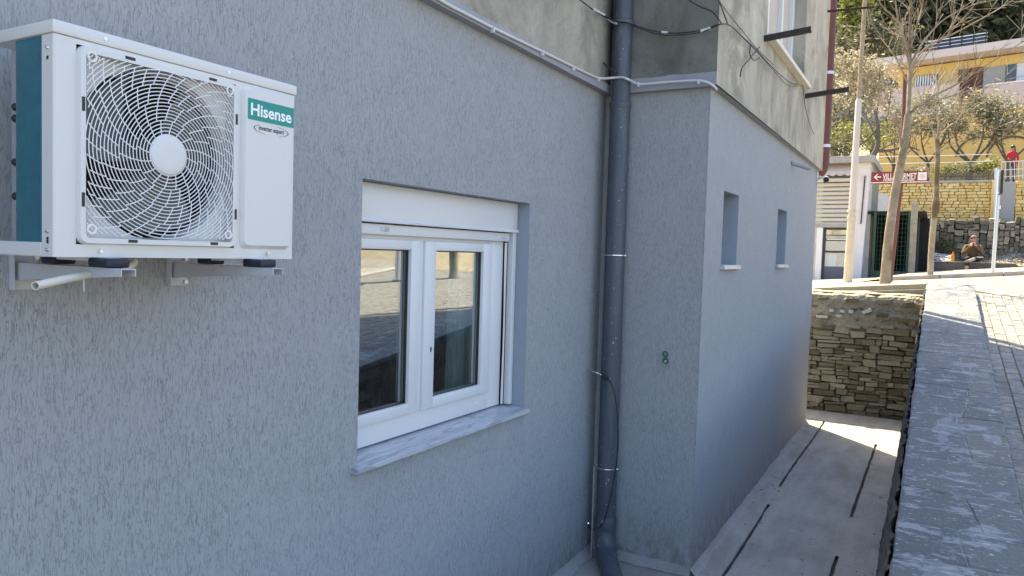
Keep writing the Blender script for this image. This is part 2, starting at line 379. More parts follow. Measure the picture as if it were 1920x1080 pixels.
# ------------------------------------------------------------------ terrain
def slab_z(y): return -2.37 + .02*(y-5.45)
def pav_z(x, y): return -1.95 + .127*y
def street_z(x): return -.27 + .09*max(-6.0, min(7.0, x))
def smooth(t): t = max(0.0, min(1.0, t)); return t*t*(3-2*t)
def terrain(x, y):
    if y < 12.16 and x < .16: return -2.80
    y2 = max(y, -22)
    lo = pav_z(x, y2) - .09
    hi = street_z(x) - .07
    z = lo + (hi-lo)*smooth((y-12.2)/1.6)
    if y > 12.16 and x < .46: z += (hi-z)*smooth((.46-x)/.5)
    if y > 26.9 and x < -.45: z = 1.38
    if y > 28.05: z = max(z, 1.40)
    if y > 31.35: z = 2.75 + (y-31.35)*.11 + .25*mnoise.noise(Vector((x*.25, y*.25, 0)))
    if y > 50: z += (y-50)*.42 + 1.2*mnoise.noise(Vector((x*.09, y*.09, 3)))
    return z
xs = [-90, -60, -40, -28, -20, -14, -10, -8, -6, -4.5, -3, -2, -1.2, -.46, -.44, 0, .14, .18, .8, 1.6, 2.4, 3.4, 4.6, 6, 8, 10, 13, 17, 22, 30, 42, 60, 90]
ys = [-50, -30, -20, -12, -6, -2, 1, 4, 7, 10, 12.14, 12.18, 12.6, 13, 13.4, 14, 16, 18, 21, 24, 26.88, 26.92, 28.0, 28.08, 29.5, 31.33, 31.38, 33, 35, 37, 40, 43, 46, 50, 54, 58, 62, 68, 75, 85, 100, 120, 150]
mb = MB(); mb.add([(x, y, terrain(x, y)) for y in ys for x in xs], [(j*len(xs)+i, j*len(xs)+i+1, (j+1)*len(xs)+i+1, (j+1)*len(xs)+i) for j in range(len(ys)-1) for i in range(len(xs)-1)])
tag(mb.build('ground', M['ground'], fixn=False), kind='structure')

# ------------------------------------------------------------------ concrete path beside the house: strips with tarred joints
path = tag(link(bpy.data.objects.new('path', None), None, (-.9, 8, slab_z(8))), kind='structure')
def strip(x0f, x1f, y0, y1, name='concrete_strip', n=150, seed=0):
    rr = random.Random(seed); m = MB(); vs = []; fs = []
    for j in range(n+1):
        y = y0+(y1-y0)*j/n; z = slab_z(y) + .006*mnoise.noise(Vector((seed*3.1, y*.9, 0)))
        a = x0f(y) + .010*mnoise.noise(Vector((seed, y*5, 1)))+.005*mnoise.noise(Vector((seed, y*17, 1))); b = x1f(y) + .010*mnoise.noise(Vector((seed+9, y*5, 2)))+.005*mnoise.noise(Vector((seed+9, y*17, 2)))
        vs += [(a, y, z-.2), (a, y, z-.004), (a+.006, y, z), (b-.006, y, z), (b, y, z-.004), (b, y, z-.2)]
    for j in range(n):
        for k in range(5): fs.append((j*6+k, j*6+k+1, (j+1)*6+k+1, (j+1)*6+k))
    m.add(vs, fs); return m.build(name, M['slab'], path)
jl = lambda y: -1.29 + .012*math.sin(y*1.3); jr = lambda y: -.585 + .006*(y-6)
strip(lambda y: -2.32 if y < 5.5 else -1.53, lambda y: jl(y)-.012, -4, 11.3, seed=1)
strip(lambda y: jl(y)+.012, lambda y: jr(y)-.013, -4, 11.3, seed=2)
strip(lambda y: jr(y)+.013, lambda y: .0, -4, 11.3, seed=3)
strip(lambda y: -5.5, lambda y: .0, 11.312, 12.3, seed=4, n=8)
m = MB(); m.quad((-5.6, -4, slab_z(-4)-.026), (.05, -4, slab_z(-4)-.026), (.05, 12.3, slab_z(12.3)-.026), (-5.6, 12.3, slab_z(12.3)-.026)); m.build('joint_filler', M['tar'], path)
for i, (f, y0, y1) in enumerate(((jr, 6.42, 7.42), (jl, 7.35, 7.95), (jr, 10.35, 11.3))):   # stretches where the joint was filled with concrete
    m = MB(); n = 8
    m.grid(lambda u, v: (f(y0+(y1-y0)*v)+(-.02+.04*u), y0+(y1-y0)*v, slab_z(y0+(y1-y0)*v)-.001+.003*mnoise.noise(Vector((u*3, v*9, i)))), 2, n); m.build('joint_patch', M['slab'], path)

m = MB(); rr = random.Random(77)
for _ in range(230):
    y = rr.uniform(4.5, 11.9); x = rr.choice([rr.uniform(-1.45, -.3), rr.gauss(-1.42, .05), rr.gauss(-.33, .05), rr.gauss(-1.29, .04)]); s_ = rr.choice([.004, .006, .009, .013]); z = slab_z(y)+.003
    if not -1.47 < x < -.28: continue
    a = [Vector((rr.uniform(-1, 1), rr.uniform(-1, 1), rr.uniform(-.2, .6))).normalized()*s_ for _ in range(4)]; m.add([Vector((x, y, z))+q for q in a], [(0, 1, 2), (0, 2, 3), (0, 3, 1), (1, 3, 2)])
tag(m.build('grit', M['low_wall'], path, fixn=False), kind='stuff')

# ------------------------------------------------------------------ the grey house
WX, PX, SY, EY, OV, SOF = -2.30, -1.49, 5.447, 11.02, .052, 1.235
ROOF = 6.8
house = thing('house', (-5.5, 4, -2.5), 'grey plastered house whose old upper storey overhangs the new scratched render', 'house')
W1 = (2.635, 4.25, -1.043, .318)
m = MB()
hole_wall(m, -3, SY, -2.7, SOF+.02, [W1], lambda u, v: (WX, u, v))
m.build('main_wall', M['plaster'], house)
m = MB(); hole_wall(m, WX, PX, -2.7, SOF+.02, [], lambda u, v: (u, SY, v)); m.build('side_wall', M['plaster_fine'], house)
PW = [(5.955, 6.47, -.062, .535), (8.25, 8.79, -.056, .545)]
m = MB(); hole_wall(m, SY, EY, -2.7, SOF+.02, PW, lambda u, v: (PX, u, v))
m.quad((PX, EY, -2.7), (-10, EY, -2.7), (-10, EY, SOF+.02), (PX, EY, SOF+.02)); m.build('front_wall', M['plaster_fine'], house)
# a rough corner bead
m = MB(); m.tube([(PX-.002, SY+.002, -2.7+i*.1) for i in range(40)], [.0045+.0022*mnoise.noise(Vector((0, 0, i*.9))) for i in range(40)], 6); m.build('corner_bead', M['plaster'], house)
# mortar fillet along the foot of the walls
m = MB()
def fil(u, v):
    y = SY-.02 + (EY-SY+.02)*v; w = .055+.035*mnoise.noise(Vector((y*3.1, 0, 0))); h = .05+.04*mnoise.noise(Vector((y*4.3, 5, 0)))
    return (PX-.004+(w*(u)), y, slab_z(y)+.002+h*(1-u)**1.6+.006*mnoise.noise(Vector((y*30, u*5, 0))))
m.grid(fil, 4, 130)
def fil2(u, v):
    x = WX + (PX-WX)*v; w = .06+.03*mnoise.noise(Vector((x*5, 3, 0))); return (x, SY+.004-w*u, slab_z(SY)+.002+.06*(1-u)**1.6)
m.grid(fil2, 3, 16)
def fil3(u, v):
    y = -4 + (SY+4)*v; w = .07+.04*mnoise.noise(Vector((y*3, 7, 0))); return (WX-.004+w*u, y, slab_z(y)+.002+.07*(1-u)**1.5)
m.grid(fil3, 3, 60); m.build('mortar_fillet', M['fillet'], house, smooth=True, angle=80)
# reveals
m = MB(); y0, y1, z0, z1 = W1; xb = -2.56
m.quad((WX, y0, z0), (xb, y0, z0), (xb, y0, z1), (WX, y0, z1)); m.quad((WX, y1, z0), (xb, y1, z0), (xb, y1, z1), (WX, y1, z1))
m.quad((WX, y0, z1), (WX, y1, z1), (xb, y1, z1), (xb, y0, z1)); m.quad((WX, y0, z0), (WX, y1, z0), (xb, y1, z0), (xb, y0, z0)); m.build('window_reveal', M['reveal'], house, fixn=False)
for k, (y0, y1, z0, z1) in enumerate(PW):
    m = MB(); xb = PX-.27
    m.quad((PX, y0, z0), (xb, y0, z0), (xb, y0, z1), (PX, y0, z1)); m.quad((PX, y1, z0), (xb, y1, z0), (xb, y1, z1), (PX, y1, z1))
    m.quad((PX, y0, z1), (PX, y1, z1), (xb, y1, z1), (xb, y0, z1)); m.quad((PX, y0, z0), (PX, y1, z0), (xb, y1, z0), (xb, y0, z0)); m.build('window_reveal', M['reveal'], house, fixn=False)
    w = sub('narrow_window', house, (xb, y0, z0))
    m = MB(); x0, x1 = xb-.05, xb+.02
    m.box(x0, x1, y0, y0+.06, z0, z1); m.box(x0, x1, y1-.06, y1, z0, z1); m.box(x0, x1, y0+.06, y1-.06, z0, z0+.06); m.box(x0, x1, y0+.06, y1-.06, z1-.06, z1); m.build('frame', M['white_pvc'], w)
    m = MB(); m.box(xb-.02, xb-.012, y0+.06, y1-.06, z0+.06, z1-.06); m.build('pane', M['glass'], w)
    m = MB(); m.box(PX-.26, PX+.035, y0-.025, y1+.035, z0-.026, z0+.012, .005); m.build('sill', M['marble'], w)
# room behind the big window
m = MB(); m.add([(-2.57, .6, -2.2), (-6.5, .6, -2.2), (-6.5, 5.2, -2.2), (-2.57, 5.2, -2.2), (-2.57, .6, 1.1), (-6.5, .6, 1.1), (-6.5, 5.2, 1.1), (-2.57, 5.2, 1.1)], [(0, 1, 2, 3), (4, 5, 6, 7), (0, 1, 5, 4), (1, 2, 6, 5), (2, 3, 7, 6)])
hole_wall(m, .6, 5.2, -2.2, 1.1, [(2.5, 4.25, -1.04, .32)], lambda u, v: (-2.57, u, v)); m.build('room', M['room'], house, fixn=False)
# upper storey
m = MB(); UX, UFX, USY, UEY = WX+OV, PX+OV, SY-OV, EY+.03
BAND = .10
hole_wall(m, -3, USY, SOF+.006, ROOF, [], lambda u, v: (UX, u, v)); m.build('upper_main_wall', M['old_main'], house)
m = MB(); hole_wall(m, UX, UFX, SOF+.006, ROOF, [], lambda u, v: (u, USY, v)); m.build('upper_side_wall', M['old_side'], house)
UW = (7.05, 9.15, 2.03, 3.9)
m = MB(); hole_wall(m, USY, UEY, SOF+.012, ROOF, [UW], lambda u, v: (UFX, u, v)); m.quad((UFX, UEY, SOF+.012), (-10, UEY, SOF+.012), (-10, UEY, ROOF), (UFX, UEY, ROOF)); m.build('upper_front_wall', M['old_front'], house)
# painted band and soffit under the overhang
m = MB()
n = 60
m.grid(lambda u, v: (UX+.003, -3+(USY+3)*u, SOF+.004*mnoise.noise(Vector((u*30, 0, 0)))+v*(.062+.008*mnoise.noise(Vector((u*70, v, 2))))), n, 2)
m.grid(lambda u, v: (UX+(UFX-UX)*u, USY-.003, SOF+v*(BAND+.012*mnoise.noise(Vector((u*9, v, 5))))), 10, 2)
m.quad((WX, -3, SOF), (UX+.003, -3, SOF), (UX+.003, USY-.003, SOF), (WX, SY, SOF)); m.quad((WX, SY, SOF), (UX+.003, USY-.003, SOF), (UFX, USY-.003, SOF), (PX, SY, SOF))
m.quad((PX, SY, SOF), (UFX, USY-.003, SOF), (UFX, UEY, SOF+.012), (PX, UEY, SOF+.012)); m.build('overhang_band', M['fascia'], house, fixn=False)
m = MB(); m.box(-10.05, UX+.04, -3.05, USY+.04, ROOF, ROOF+.2, .02); m.box(-10.05, UFX+.04, USY+.04, UEY+.04, ROOF, ROOF+.2, .02); m.build('roof', M['old_front'], house)
m = MB(); m.box(-10, -9.9, -3, EY, -2.7, ROOF); m.box(-9.9, WX-.001, -3, -2.9, -2.7, ROOF); m.build('rear_wall', M['old_main'], house)
# upper window on the front
y0, y1, z0, z1 = UW; xb = UFX-.16
m = MB(); m.quad((UFX, y0, z0), (xb, y0, z0), (xb, y0, z1), (UFX, y0, z1)); m.quad((UFX, y1, z0), (xb, y1, z0), (xb, y1, z1), (UFX, y1, z1)); m.quad((UFX, y0, z1), (UFX, y1, z1), (xb, y1, z1), (xb, y0, z1)); m.quad((UFX, y0, z0), (UFX, y1, z0), (xb, y1, z0), (xb, y0, z0)); m.build('window_reveal', M['old_front'], house, fixn=False)
w = sub('upper_window', house, (xb, y0, z0))
m = MB()
for a, b in ((y0, y0+.1), (y0+.62, y0+.7), (y0+1.36, y0+1.43), (y1-.09, y1)): m.box(xb-.06, xb+.03, a, b, z0, z1, .006)
m.box(xb-.058, xb+.028, y0+.1, y1-.09, z0, z0+.09); m.build('frame', M['white_pvc'], w)
m = MB(); m.box(xb-.03, xb-.02, y0+.1, y0+.62, z0+.09, z1); m.build('pane', M['glass'], w)
m = MB(); m.box(xb-.03, xb-.015, y0+.7, y1-.09, z0+.09, z1); m.build('shutter_panel', simple('beige_shutter', (.50, .45, .37), .7, .1, 5), w)
m = MB(); m.box(xb-.5, xb-.45, y0, y1, z0, z1); m.build('inner_blind', M['room'], w)
m = MB(); m.box(xb, UFX+.075, y0-.06, y1+.08, z0-.05, z0-.004, .008); m.build('sill', simple('cream_stone_sill', (.70, .66, .56), .7, .12, 8, bump=.4), w)

# ------------------------------------------------------------------ the big window: shutter box, frame, sashes
win = sub('window', house, (-2.46, 2.635, -1.04))
m = MB()
m.box(-2.56, -2.385, 2.50, 4.247, .128, .316, .006); m.build('shutter_box', M['white_pvc'], win, smooth=True, angle=30)
m = MB(); m.prism([(-2.392, .150), (-2.382, .146), (-2.376, .136), (-2.378, .127), (-2.40, .127)], lambda u, v, d: (u, d, v), 2.50, 4.2495); m.build('box_lip', M['white_pvc'], win)
m = MB(); m.box(-2.432, -2.408, 2.50, 4.186, .068, .121, .004); m.build('end_slat', M['white_pvc'], win, smooth=True, angle=30)
for yy in (2.93, 4.10):
    m = MB(); m.tube([(-2.41, yy, .097), (-2.385, yy+.01, .097)], [.011, .010], 12); m.box(-2.412, -2.402, yy-.03, yy+.03, .088, .106, .003); m.build('stopper', M['white_steel'], win)
m = MB(); m.box(-2.455, -2.392, 4.208, 4.2475, -.994, .1265, .003); m.build('guide_rail', M['white_pvc'], win)
m = MB(); m.box(-2.452, -2.432, 4.186, 4.207, -.994, .0675); m.build('rail_channel', M['black'], win)
m = MB()
m.tube(spline([(-2.430, 4.183, -.99), (-2.428, 4.180, -.6), (-2.432, 4.186, -.25), (-2.428, 4.181, .06)], 8), .005, 6); m.tube(spline([(-2.431, 4.172, -.99), (-2.428, 4.176, -.5), (-2.43, 4.170, -.1), (-2.432, 4.174, .06)], 8), .004, 6); m.build('brush_seal', M['white_pvc'], win, smooth=True)
m = MB()
m.box(-2.52, -2.444, 2.45, 2.60, -.994, .12, .004); m.box(-2.52, -2.444, 4.02, 4.170, -.994, .12, .004); m.box(-2.519, -2.443, 2.60, 4.02, -.9935, -.878, .004); m.box(-2.519, -2.443, 2.60, 4.02, .04, .1195, .004); m.build('frame', M['white_pvc'], win, smooth=True, angle=30)
for (ya, yb, ga, gb) in ((2.585, 3.262, 2.68, 3.178), (3.300, 4.005, 3.405, 3.905)):
    za, zb, gz0, gz1 = -.885, .048, -.826, -.004
    m = MB(); x0, x1 = -2.50, -2.425
    m.box(x0, x1, ya, ga, za, zb, .005); m.box(x0, x1, gb, yb, za, zb, .005); m.box(x0+.0005, x1-.0005, ga-.004, gb+.004, za+.0006, gz0, .005); m.box(x0+.0005, x1-.0005, ga-.004, gb+.004, gz1, zb-.0006, .005)
    s = m.build('sash', M['white_pvc'], win, smooth=True, angle=30)
    m = MB(); m.box(-2.47, -2.462, ga-.01, gb+.01, gz0-.01, gz1+.01); m.build('pane', M['glass'], s)
    m = MB()
    for a, b, c, d in ((ga, ga+.006, gz0, gz1), (gb-.006, gb, gz0, gz1), (ga+.006, gb-.006, gz0, gz0+.006), (ga+.006, gb-.006, gz1-.006, gz1)): m.box(-2.461, -2.446, a, b, c, d)
    m.build('gasket', M['black'], s)
m = MB(); m.box(-2.50, -2.438, 3.2625, 3.2995, -.884, .047, .003); m.build('meeting_stile', M['white_pvc'], win)
m = MB(); m.ball((-2.425, 3.372, -.553), .009, 10, 8, (.35, .8, 1.8)); m.build('handle_plug', M['black'], win, smooth=True)
m = MB(); m.ball((-2.443, 3.90, -.945), .012, 12, 8, (.5, 1.4, .8)); m.build('drain_cap', M['white_pvc'], win, smooth=True)
m = MB(); m.grid(lambda u, v: (-2.585+.022*math.sin(u*42+.6*math.sin(v*2))+.008*math.sin(u*97), 3.74+.5*u, -1.02+1.06*v), 120, 8); m.build('curtain', M['curtain'], win, smooth=True)
m = MB(); m.grid(lambda u, v: (-2.66+.02*math.sin(u*32), 2.42+.16*u, -1.02+1.06*v), 40, 6); m.build('curtain', M['curtain'], win, smooth=True)
m = MB()
n = 40; top = lambda u: (-2.545+.288*u)
vs = []; fs = []
for j in range(n+1):
    y = 2.598+(4.262-2.598)*j/n; e = .0025*mnoise.noise(Vector((y*14, 0, 0)))
    vs += [(-2.55, y, -.996), (-2.264+e, y, -1.016), (-2.259+e, y, -1.020), (-2.259+e, y, -1.038), (-2.263+e, y, -1.0415), (-2.55, y, -1.0415)]
for j in range(n):
    for k in range(6): fs.append((j*6+k, j*6+(k+1) % 6, (j+1)*6+(k+1) % 6, (j+1)*6+k))
fs += [(0, 1, 2, 3, 4, 5), tuple(n*6+k for k in range(6))]
m.add(vs, fs); m.build('sill', M['marble'], win)

# ------------------------------------------------------------------ air conditioner
AF, A0, A1, AB, AT = -1.90, 1.043, 1.831, -.045, .536
AR = -2.185
ac = thing('air_conditioner', (-2.04, 1.44, AB), 'white outdoor air conditioner unit with round fan grille on wall brackets', 'air conditioner')
F = lambda u, v, d: (AF+d, u, v)            # u along the wall, v up, d out from the front
HC = (1.3435, .2415); HR = .238
m = MB()
# front panel with the round fan opening
GY0, GY1, GZ0, GZ1 = 1.098, 1.587, -.012, .489
n = 72; vs = []; fs = []
for k in range(n):
    a = 2*math.pi*k/n + math.pi/4; c, s_ = math.cos(a), math.sin(a)
    vs.append(F(HC[0]+HR*c, HC[1]+HR*s_, -.030))
    t = min(((GY1-HC[0])/c if c > 1e-9 else ((GY0-HC[0])/c if c < -1e-9 else 9)), ((GZ1-HC[1])/s_ if s_ > 1e-9 else ((GZ0-HC[1])/s_ if s_ < -1e-9 else 9)))
    vs.append(F(HC[0]+t*c, HC[1]+t*s_, -.020)); vs.append(F(HC[0]+HR*.97*c, HC[1]+HR*.97*s_, -.07))
for k in range(n):
    q = (k+1) % n; fs += [(3*k+1, 3*q+1, 3*q, 3*k), (3*k, 3*q, 3*q+2, 3*k+2)]
m.add(vs, fs)
hole_wall(m, A0+.004, A1-.004, AB, AT-.034, [(GY0, GY1, GZ0, GZ1)], lambda u, v: F(u, v, 0))
m.quad(F(A0+.004, AB, 0), F(A0, AB, -.004), F(A0, AT-.034, -.004), F(A0+.004, AT-.034, 0)); m.quad(F(A1-.004, AB, 0), F(A1, AB, -.004), F(A1, AT-.034, -.004), F(A1-.004, AT-.034, 0))
m.quad((AF-.004, A0, AB), (AF-.052, A0, AB), (AF-.052, A0, AT-.034), (AF-.004, A0, AT-.034))
m.quad((AF-.004, A1, AB), (AR, A1, AB), (AR, A1, AT-.034), (AF-.004, A1, AT-.034)); m.quad(F(A0, AB, 0), F(A1, AB, 0), (AR, A1, AB), (AR, A0, AB))
m.quad((AF-.052, A0, AB), (AF-.052, A0, AT-.034), (AF-.052, A0+.05, AT-.034), (AF-.052, A0+.05, AB))
m.quad((AR, A0+.08, AB), (AR, A1, AB), (AR, A1, AT-.034), (AR, A0+.08, AT-.034))
m.build('casing', M['white_metal'], ac, fixn=False)
# top cover with its rim
m = MB(); m.box(AR-.006, AF+.005, A0-.005, A1+.005, AT-.033, AT, .006); m.build('top_cover', M['white_metal'], ac, smooth=True, angle=30)
m = MB(); m.box(AR-.002, AF-.053, A0-.001, A0+.03, AB-.001, AB+.036, .004); m.build('base_pan', M['white_metal'], ac)
# grille surround
m = MB(); o = rrect(GY0, GY1, GZ0, GZ1, .022); i_ = rrect(GY0+.017, GY1-.017, GZ0+.017, GZ1-.017, .012)
L = len(o); vs = [F(u, v, 0.0) for u, v in o] + [F(u*.985+.015*HC[0], v*.985+.015*HC[1], .014) for u, v in o] + [F(u, v, .014) for u, v in i_] + [F(u, v, -.022) for u, v in i_]
fs = [(r*L+k, r*L+(k+1) % L, (r+1)*L+(k+1) % L, (r+1)*L+k) for r in range(3) for k in range(L)]
m.add(vs, fs); m.build('grille_surround', M['white_metal'], ac, smooth=True, angle=50)
# the grille: rings and staggered swirling spokes
m = MB(); LY, LZ = .226, .231
dome = lambda r: .012 + .010*max(0, 1-(r/.27)**2)
ins = lambda u, v: abs(u) < LY and abs(v) < LZ or (math.hypot(u, v) < .2385)
def poly(pts):
    run = []
    for (u, v) in pts + [(9, 9)]:
        if ins(u, v): run.append(F(HC[0]+u, HC[1]+v, dome(math.hypot(u, v))))
        else:
            if len(run) > 1: m.tube(run, .0015, 4)
            run = []
ring = .0570; rings = []
while ring < .325: rings.append(ring); ring += .0097
for r in rings:
    N = max(60, int(r*600)); poly([(r*math.cos(2*math.pi*k/N), r*math.sin(2*math.pi*k/N)) for k in range(N+1)])
sw = lambda r: -1.6*(r-.056)**1.0*2.2
bands = [(0, 4, 16), (4, 9, 22), (9, 14, 29), (14, 19, 36), (19, 24, 44), (24, 27, 50)]
for bi, (a, b, cnt) in enumerate(bands):
    r0 = rings[a]; r1 = rings[min(b, len(rings)-1)]
    for k in range(cnt):
        th = 2*math.pi*(k+.37*bi)/cnt
        poly([((r0+(r1-r0)*q/4)*math.cos(th+sw(r0+(r1-r0)*q/4)), (r0+(r1-r0)*q/4)*math.sin(th+sw(r0+(r1-r0)*q/4))) for q in range(5)])
m.build('grille', M['grille'], ac)
m = MB(); vs = [F(HC[0], HC[1], .0275)]; fs = []
for j, (r, d) in enumerate(((.030, .027), (.050, .0262), (.0555, .024), (.0568, .017))):
    for k in range(48): a = 2*math.pi*k/48; vs.append(F(HC[0]+r*math.cos(a), HC[1]+r*math.sin(a), d))
for k in range(48):
    q = (k+1) % 48; fs.append((0, 1+k, 1+q))
    for j in range(3): fs.append((1+j*48+k, 1+(j+1)*48+k, 1+(j+1)*48+q, 1+j*48+q))
m.add(vs, fs); m.build('grille_hub', M['white_metal'], ac, smooth=True, angle=60)
for (u, v) in ((-.212, -.214), (.212, -.214), (.212, .222), (-.212, .222)):
    m = MB(); N = 20; m.tube([F(HC[0]+u+.011*math.cos(2*math.pi*k/N), HC[1]+v+.011*math.sin(2*math.pi*k/N), .013) for k in range(N+1)], .0028, 6); m.build('screw_ring', M['grille'], ac)
for (u, v, w_, h_) in ((-.235, .10, .004, .018), (-.235, -.14, .004, .018), (-.10, -.242, .013, .004), (.16, -.242, .013, .004), (.237, .14, .004, .016), (.237, -.15, .004, .016), (-.11, .242, .014, .004), (.15, .242, .013, .004)):
    m = MB(); m.box(AF+.0125, AF+.0148, HC[0]+u-w_, HC[0]+u+w_, HC[1]+v-h_, HC[1]+v+h_); m.build('clip_slot', M['black'], ac)
# fan and cavity
m = MB(); m.box(-2.17, -2.16, A0+.06, 1.60, AB+.02, AT-.05); m.box(-2.16, AF-.075, 1.595, 1.60, AB+.02, AT-.05); m.box(-2.16, AF-.075, A0+.055, A0+.06, AB+.02, AT-.05); m.build('condenser', M['cavity'], ac)
m = MB(); N = 48
for k in range(N):
    a, b = 2*math.pi*k/N, 2*math.pi*(k+1)/N
    m.quad(F(HC[0]+HR*.97*math.cos(a), HC[1]+HR*.97*math.sin(a), -.0702), F(HC[0]+HR*.97*math.cos(b), HC[1]+HR*.97*math.sin(b), -.0702), F(HC[0]+.245*math.cos(b), HC[1]+.245*math.sin(b), -.11), F(HC[0]+.245*math.cos(a), HC[1]+.245*math.sin(a), -.11))
m.build('shroud', M['shroud'], ac, smooth=True, fixn=False)
fanp = MB(); fanp.tube([F(HC[0], HC[1], -.13), F(HC[0], HC[1], -.03)], [.055, .05], 24); fan = fanp.build('fan', M['fan'], ac, smooth=True, angle=40)
for k in range(3):
    m = MB(); a0 = 2*math.pi*k/3+.5
    m.grid(lambda u, v: F(HC[0]+(.05+.165*v)*math.cos(a0+(.25+1.25*(u-.5)*(1+.2*v))-.35*v), HC[1]+(.05+.165*v)*math.sin(a0+(.25+1.25*(u-.5)*(1+.2*v))-.35*v), -.075+.06*(u-.5)), 10, 8); m.build('blade', M['fan'], fan, smooth=True)
# embossed panel on the right, with label
m = MB(); o = rrect(1.606, 1.8135, -.014, .496, .022, 6); i_ = rrect(1.616, 1.8065, -.002, .484, .018, 6); L = len(o)
vs = [F(u, v, 0.0) for u, v in o] + [F(u, v, .014) for u, v in i_] + [F((1.606+1.8135)/2, .24, .0141)]
fs = [(k, (k+1) % L, L+(k+1) % L, L+k) for k in range(L)] + [(L+k, L+(k+1) % L, 2*L) for k in range(L)]
m.add(vs, fs); pn = m.build('service_panel', M['white_metal'], ac, smooth=True, angle=25)
m = MB(); m.box(AF+.0143, AF+.0152, 1.6225, 1.812, .391, .456); m.build('label', M['logo_green'], pn)
LF = lambda cu, cv: (lambda u, v, d: F(cu+u, cv+v, d))
text_mb('Hisense', .052, LF(1.717, .4235), 0, .0158, .0013, .168).build('lettering', M['logo_white'], pn)
text_mb('inverter expert', .021, LF(1.718, .368), 0, .0152, .0003, .104).build('lettering', M['logo_black'], pn)
m = MB(); N = 60
for k in list(range(23, 42))+[-1]+list(range(49, 60))+list(range(0, 12)):
    if k < 0: m.build('oval_mark', M['logo_black'], pn, fixn=False); m = MB(); continue
    a, b = 2*math.pi*k/N, 2*math.pi*(k+1)/N
    t = .0012+.0020*abs(math.cos(a))**3; t2 = .0012+.0020*abs(math.cos(b))**3
    m.quad(F(1.718+.072*math.cos(a), .368+.0165*math.sin(a), .0150), F(1.718+.072*math.cos(b), .368+.0165*math.sin(b), .0150), F(1.718+(.072-t2)*math.cos(b), .368+(.0165-t2*.6)*math.sin(b), .0150), F(1.718+(.072-t)*math.cos(a), .368+(.0165-t*.6)*math.sin(a), .0150))
m.build('oval_mark', M['logo_black'], pn, fixn=False)
# teal filmed coil at the near side, rear post and bolts
m = MB(); pts = []
for k in range(7): a = rad(90*k/6); pts.append((-2.070-.032*math.sin(a), A0+.003+.032*(1-math.cos(a))))
prof = [(-1.953, A0+.003), (-1.99, A0+.0022), (-2.03, A0+.0028)] + pts + [(-2.102, A0+.12)]
m.grid(lambda u, v: (prof[min(int(u*(len(prof)-1)+.001), len(prof)-1)][0], prof[min(int(u*(len(prof)-1)+.001), len(prof)-1)][1]+.0012*mnoise.noise(Vector((u*6, v*11, 0))), AB+.035+(AT-.034-AB-.035)*v), len(prof)-1, 24); m.build('coil_guard', M['teal'], ac, smooth=True)
m = MB(); m.box(-2.182, -2.128, A0+.045, A0+.05, AB+.03, AT-.034); m.build('rear_post', M['galv'], ac)
for zz in (.11, .20, .315, .345):
    m = MB(); m.ball((-2.14, A0+.035, zz), .011, 10, 6); m.build('bolt', M['black'], ac, smooth=True)
for (u, v) in ((1.17, AT-.017), (1.555, AT-.017), (1.16, AB+.016), (1.72, AB+.017)):
    m = MB(); m.tube([F(u, v, .003), F(u, v, .0075)], [.0055, .0045], 10); m.tube([F(u, v, .0075), F(u, v, .0085)], [.0025, .002], 6); m.build('screw', M['chrome'], ac, smooth=True, angle=30)
for (x, z) in ((-1.925, .47), (-1.925, .018), (-1.925, -.028)):
    m = MB(); m.tube([(x, A0, z), (x, A0-.005, z)], [.0055, .004], 10); m.build('screw', M['chrome'], ac, smooth=True, angle=30)
for z in (.445, .0, -.008): m = MB(); m.box(-1.929, -1.922, A0-.0015, A0+.001, z-.004, z+.004); m.build('vent_slot', M['black'], ac)
for yb in (1.175, 1.675):
    m = MB(); m.box(-2.15, -2.09, yb-.03, yb+.035, AB-.024, AB-.001, .006); m.build('rubber_foot', M['rubber'], ac, smooth=True, angle=30)
    m = MB(); m.box(-1.93, -1.845, yb-.03, yb+.035, AB-.026, AB-.001, .006); m.build('rubber_foot', M['rubber'], ac, smooth=True, angle=30)
    m = MB(); m.box(-2.15, -1.86, yb-.02, yb+.02, AB-.0105, AB-.0008); m.build('foot_rail', M['white_steel'], ac)

# wall brackets (a thing each)
def bracket(yb, label):
    b = thing('wall_bracket', (WX, yb, -.12), label, 'bracket', 'steel brackets under the air conditioner')
    zt = AB-.0265; tip = -1.80
    m = MB()   # tapered channel arm
    m.prism([(WX+.004, zt-.050), (tip, zt-.020), (tip, zt), (WX+.004, zt)], lambda u, v, d: (u, d, v), yb-.021, yb-.018)
    m.prism([(WX+.004, zt-.050), (tip, zt-.020), (tip, zt), (WX+.004, zt)], lambda u, v, d: (u, d, v), yb+.018, yb+.021)
    m.box(WX+.004, tip, yb-.018, yb+.018, zt-.0031, zt-.0001); m.build('arm', M['bracket'], b)
    m = MB(); m.box(WX+.0005, WX+.004, yb-.036, yb+.040, zt-.078, zt+.035); m.box(WX+.004, WX+.025, yb-.036, yb-.033, zt-.078, zt+.035); m.build('wall_plate', M['bracket'], b)
    for z in (zt+.015, zt-.066):
        m = MB(); m.tube([(WX+.004, yb+.034, z), (WX+.013, yb+.034, z)], .008, 6); m.build('bolt', M['galv'], b)
    return b
bracket(1.175, 'near steel bracket under the filmed end of the air conditioner')
bracket(1.675, 'far steel bracket under the label end of the air conditioner')
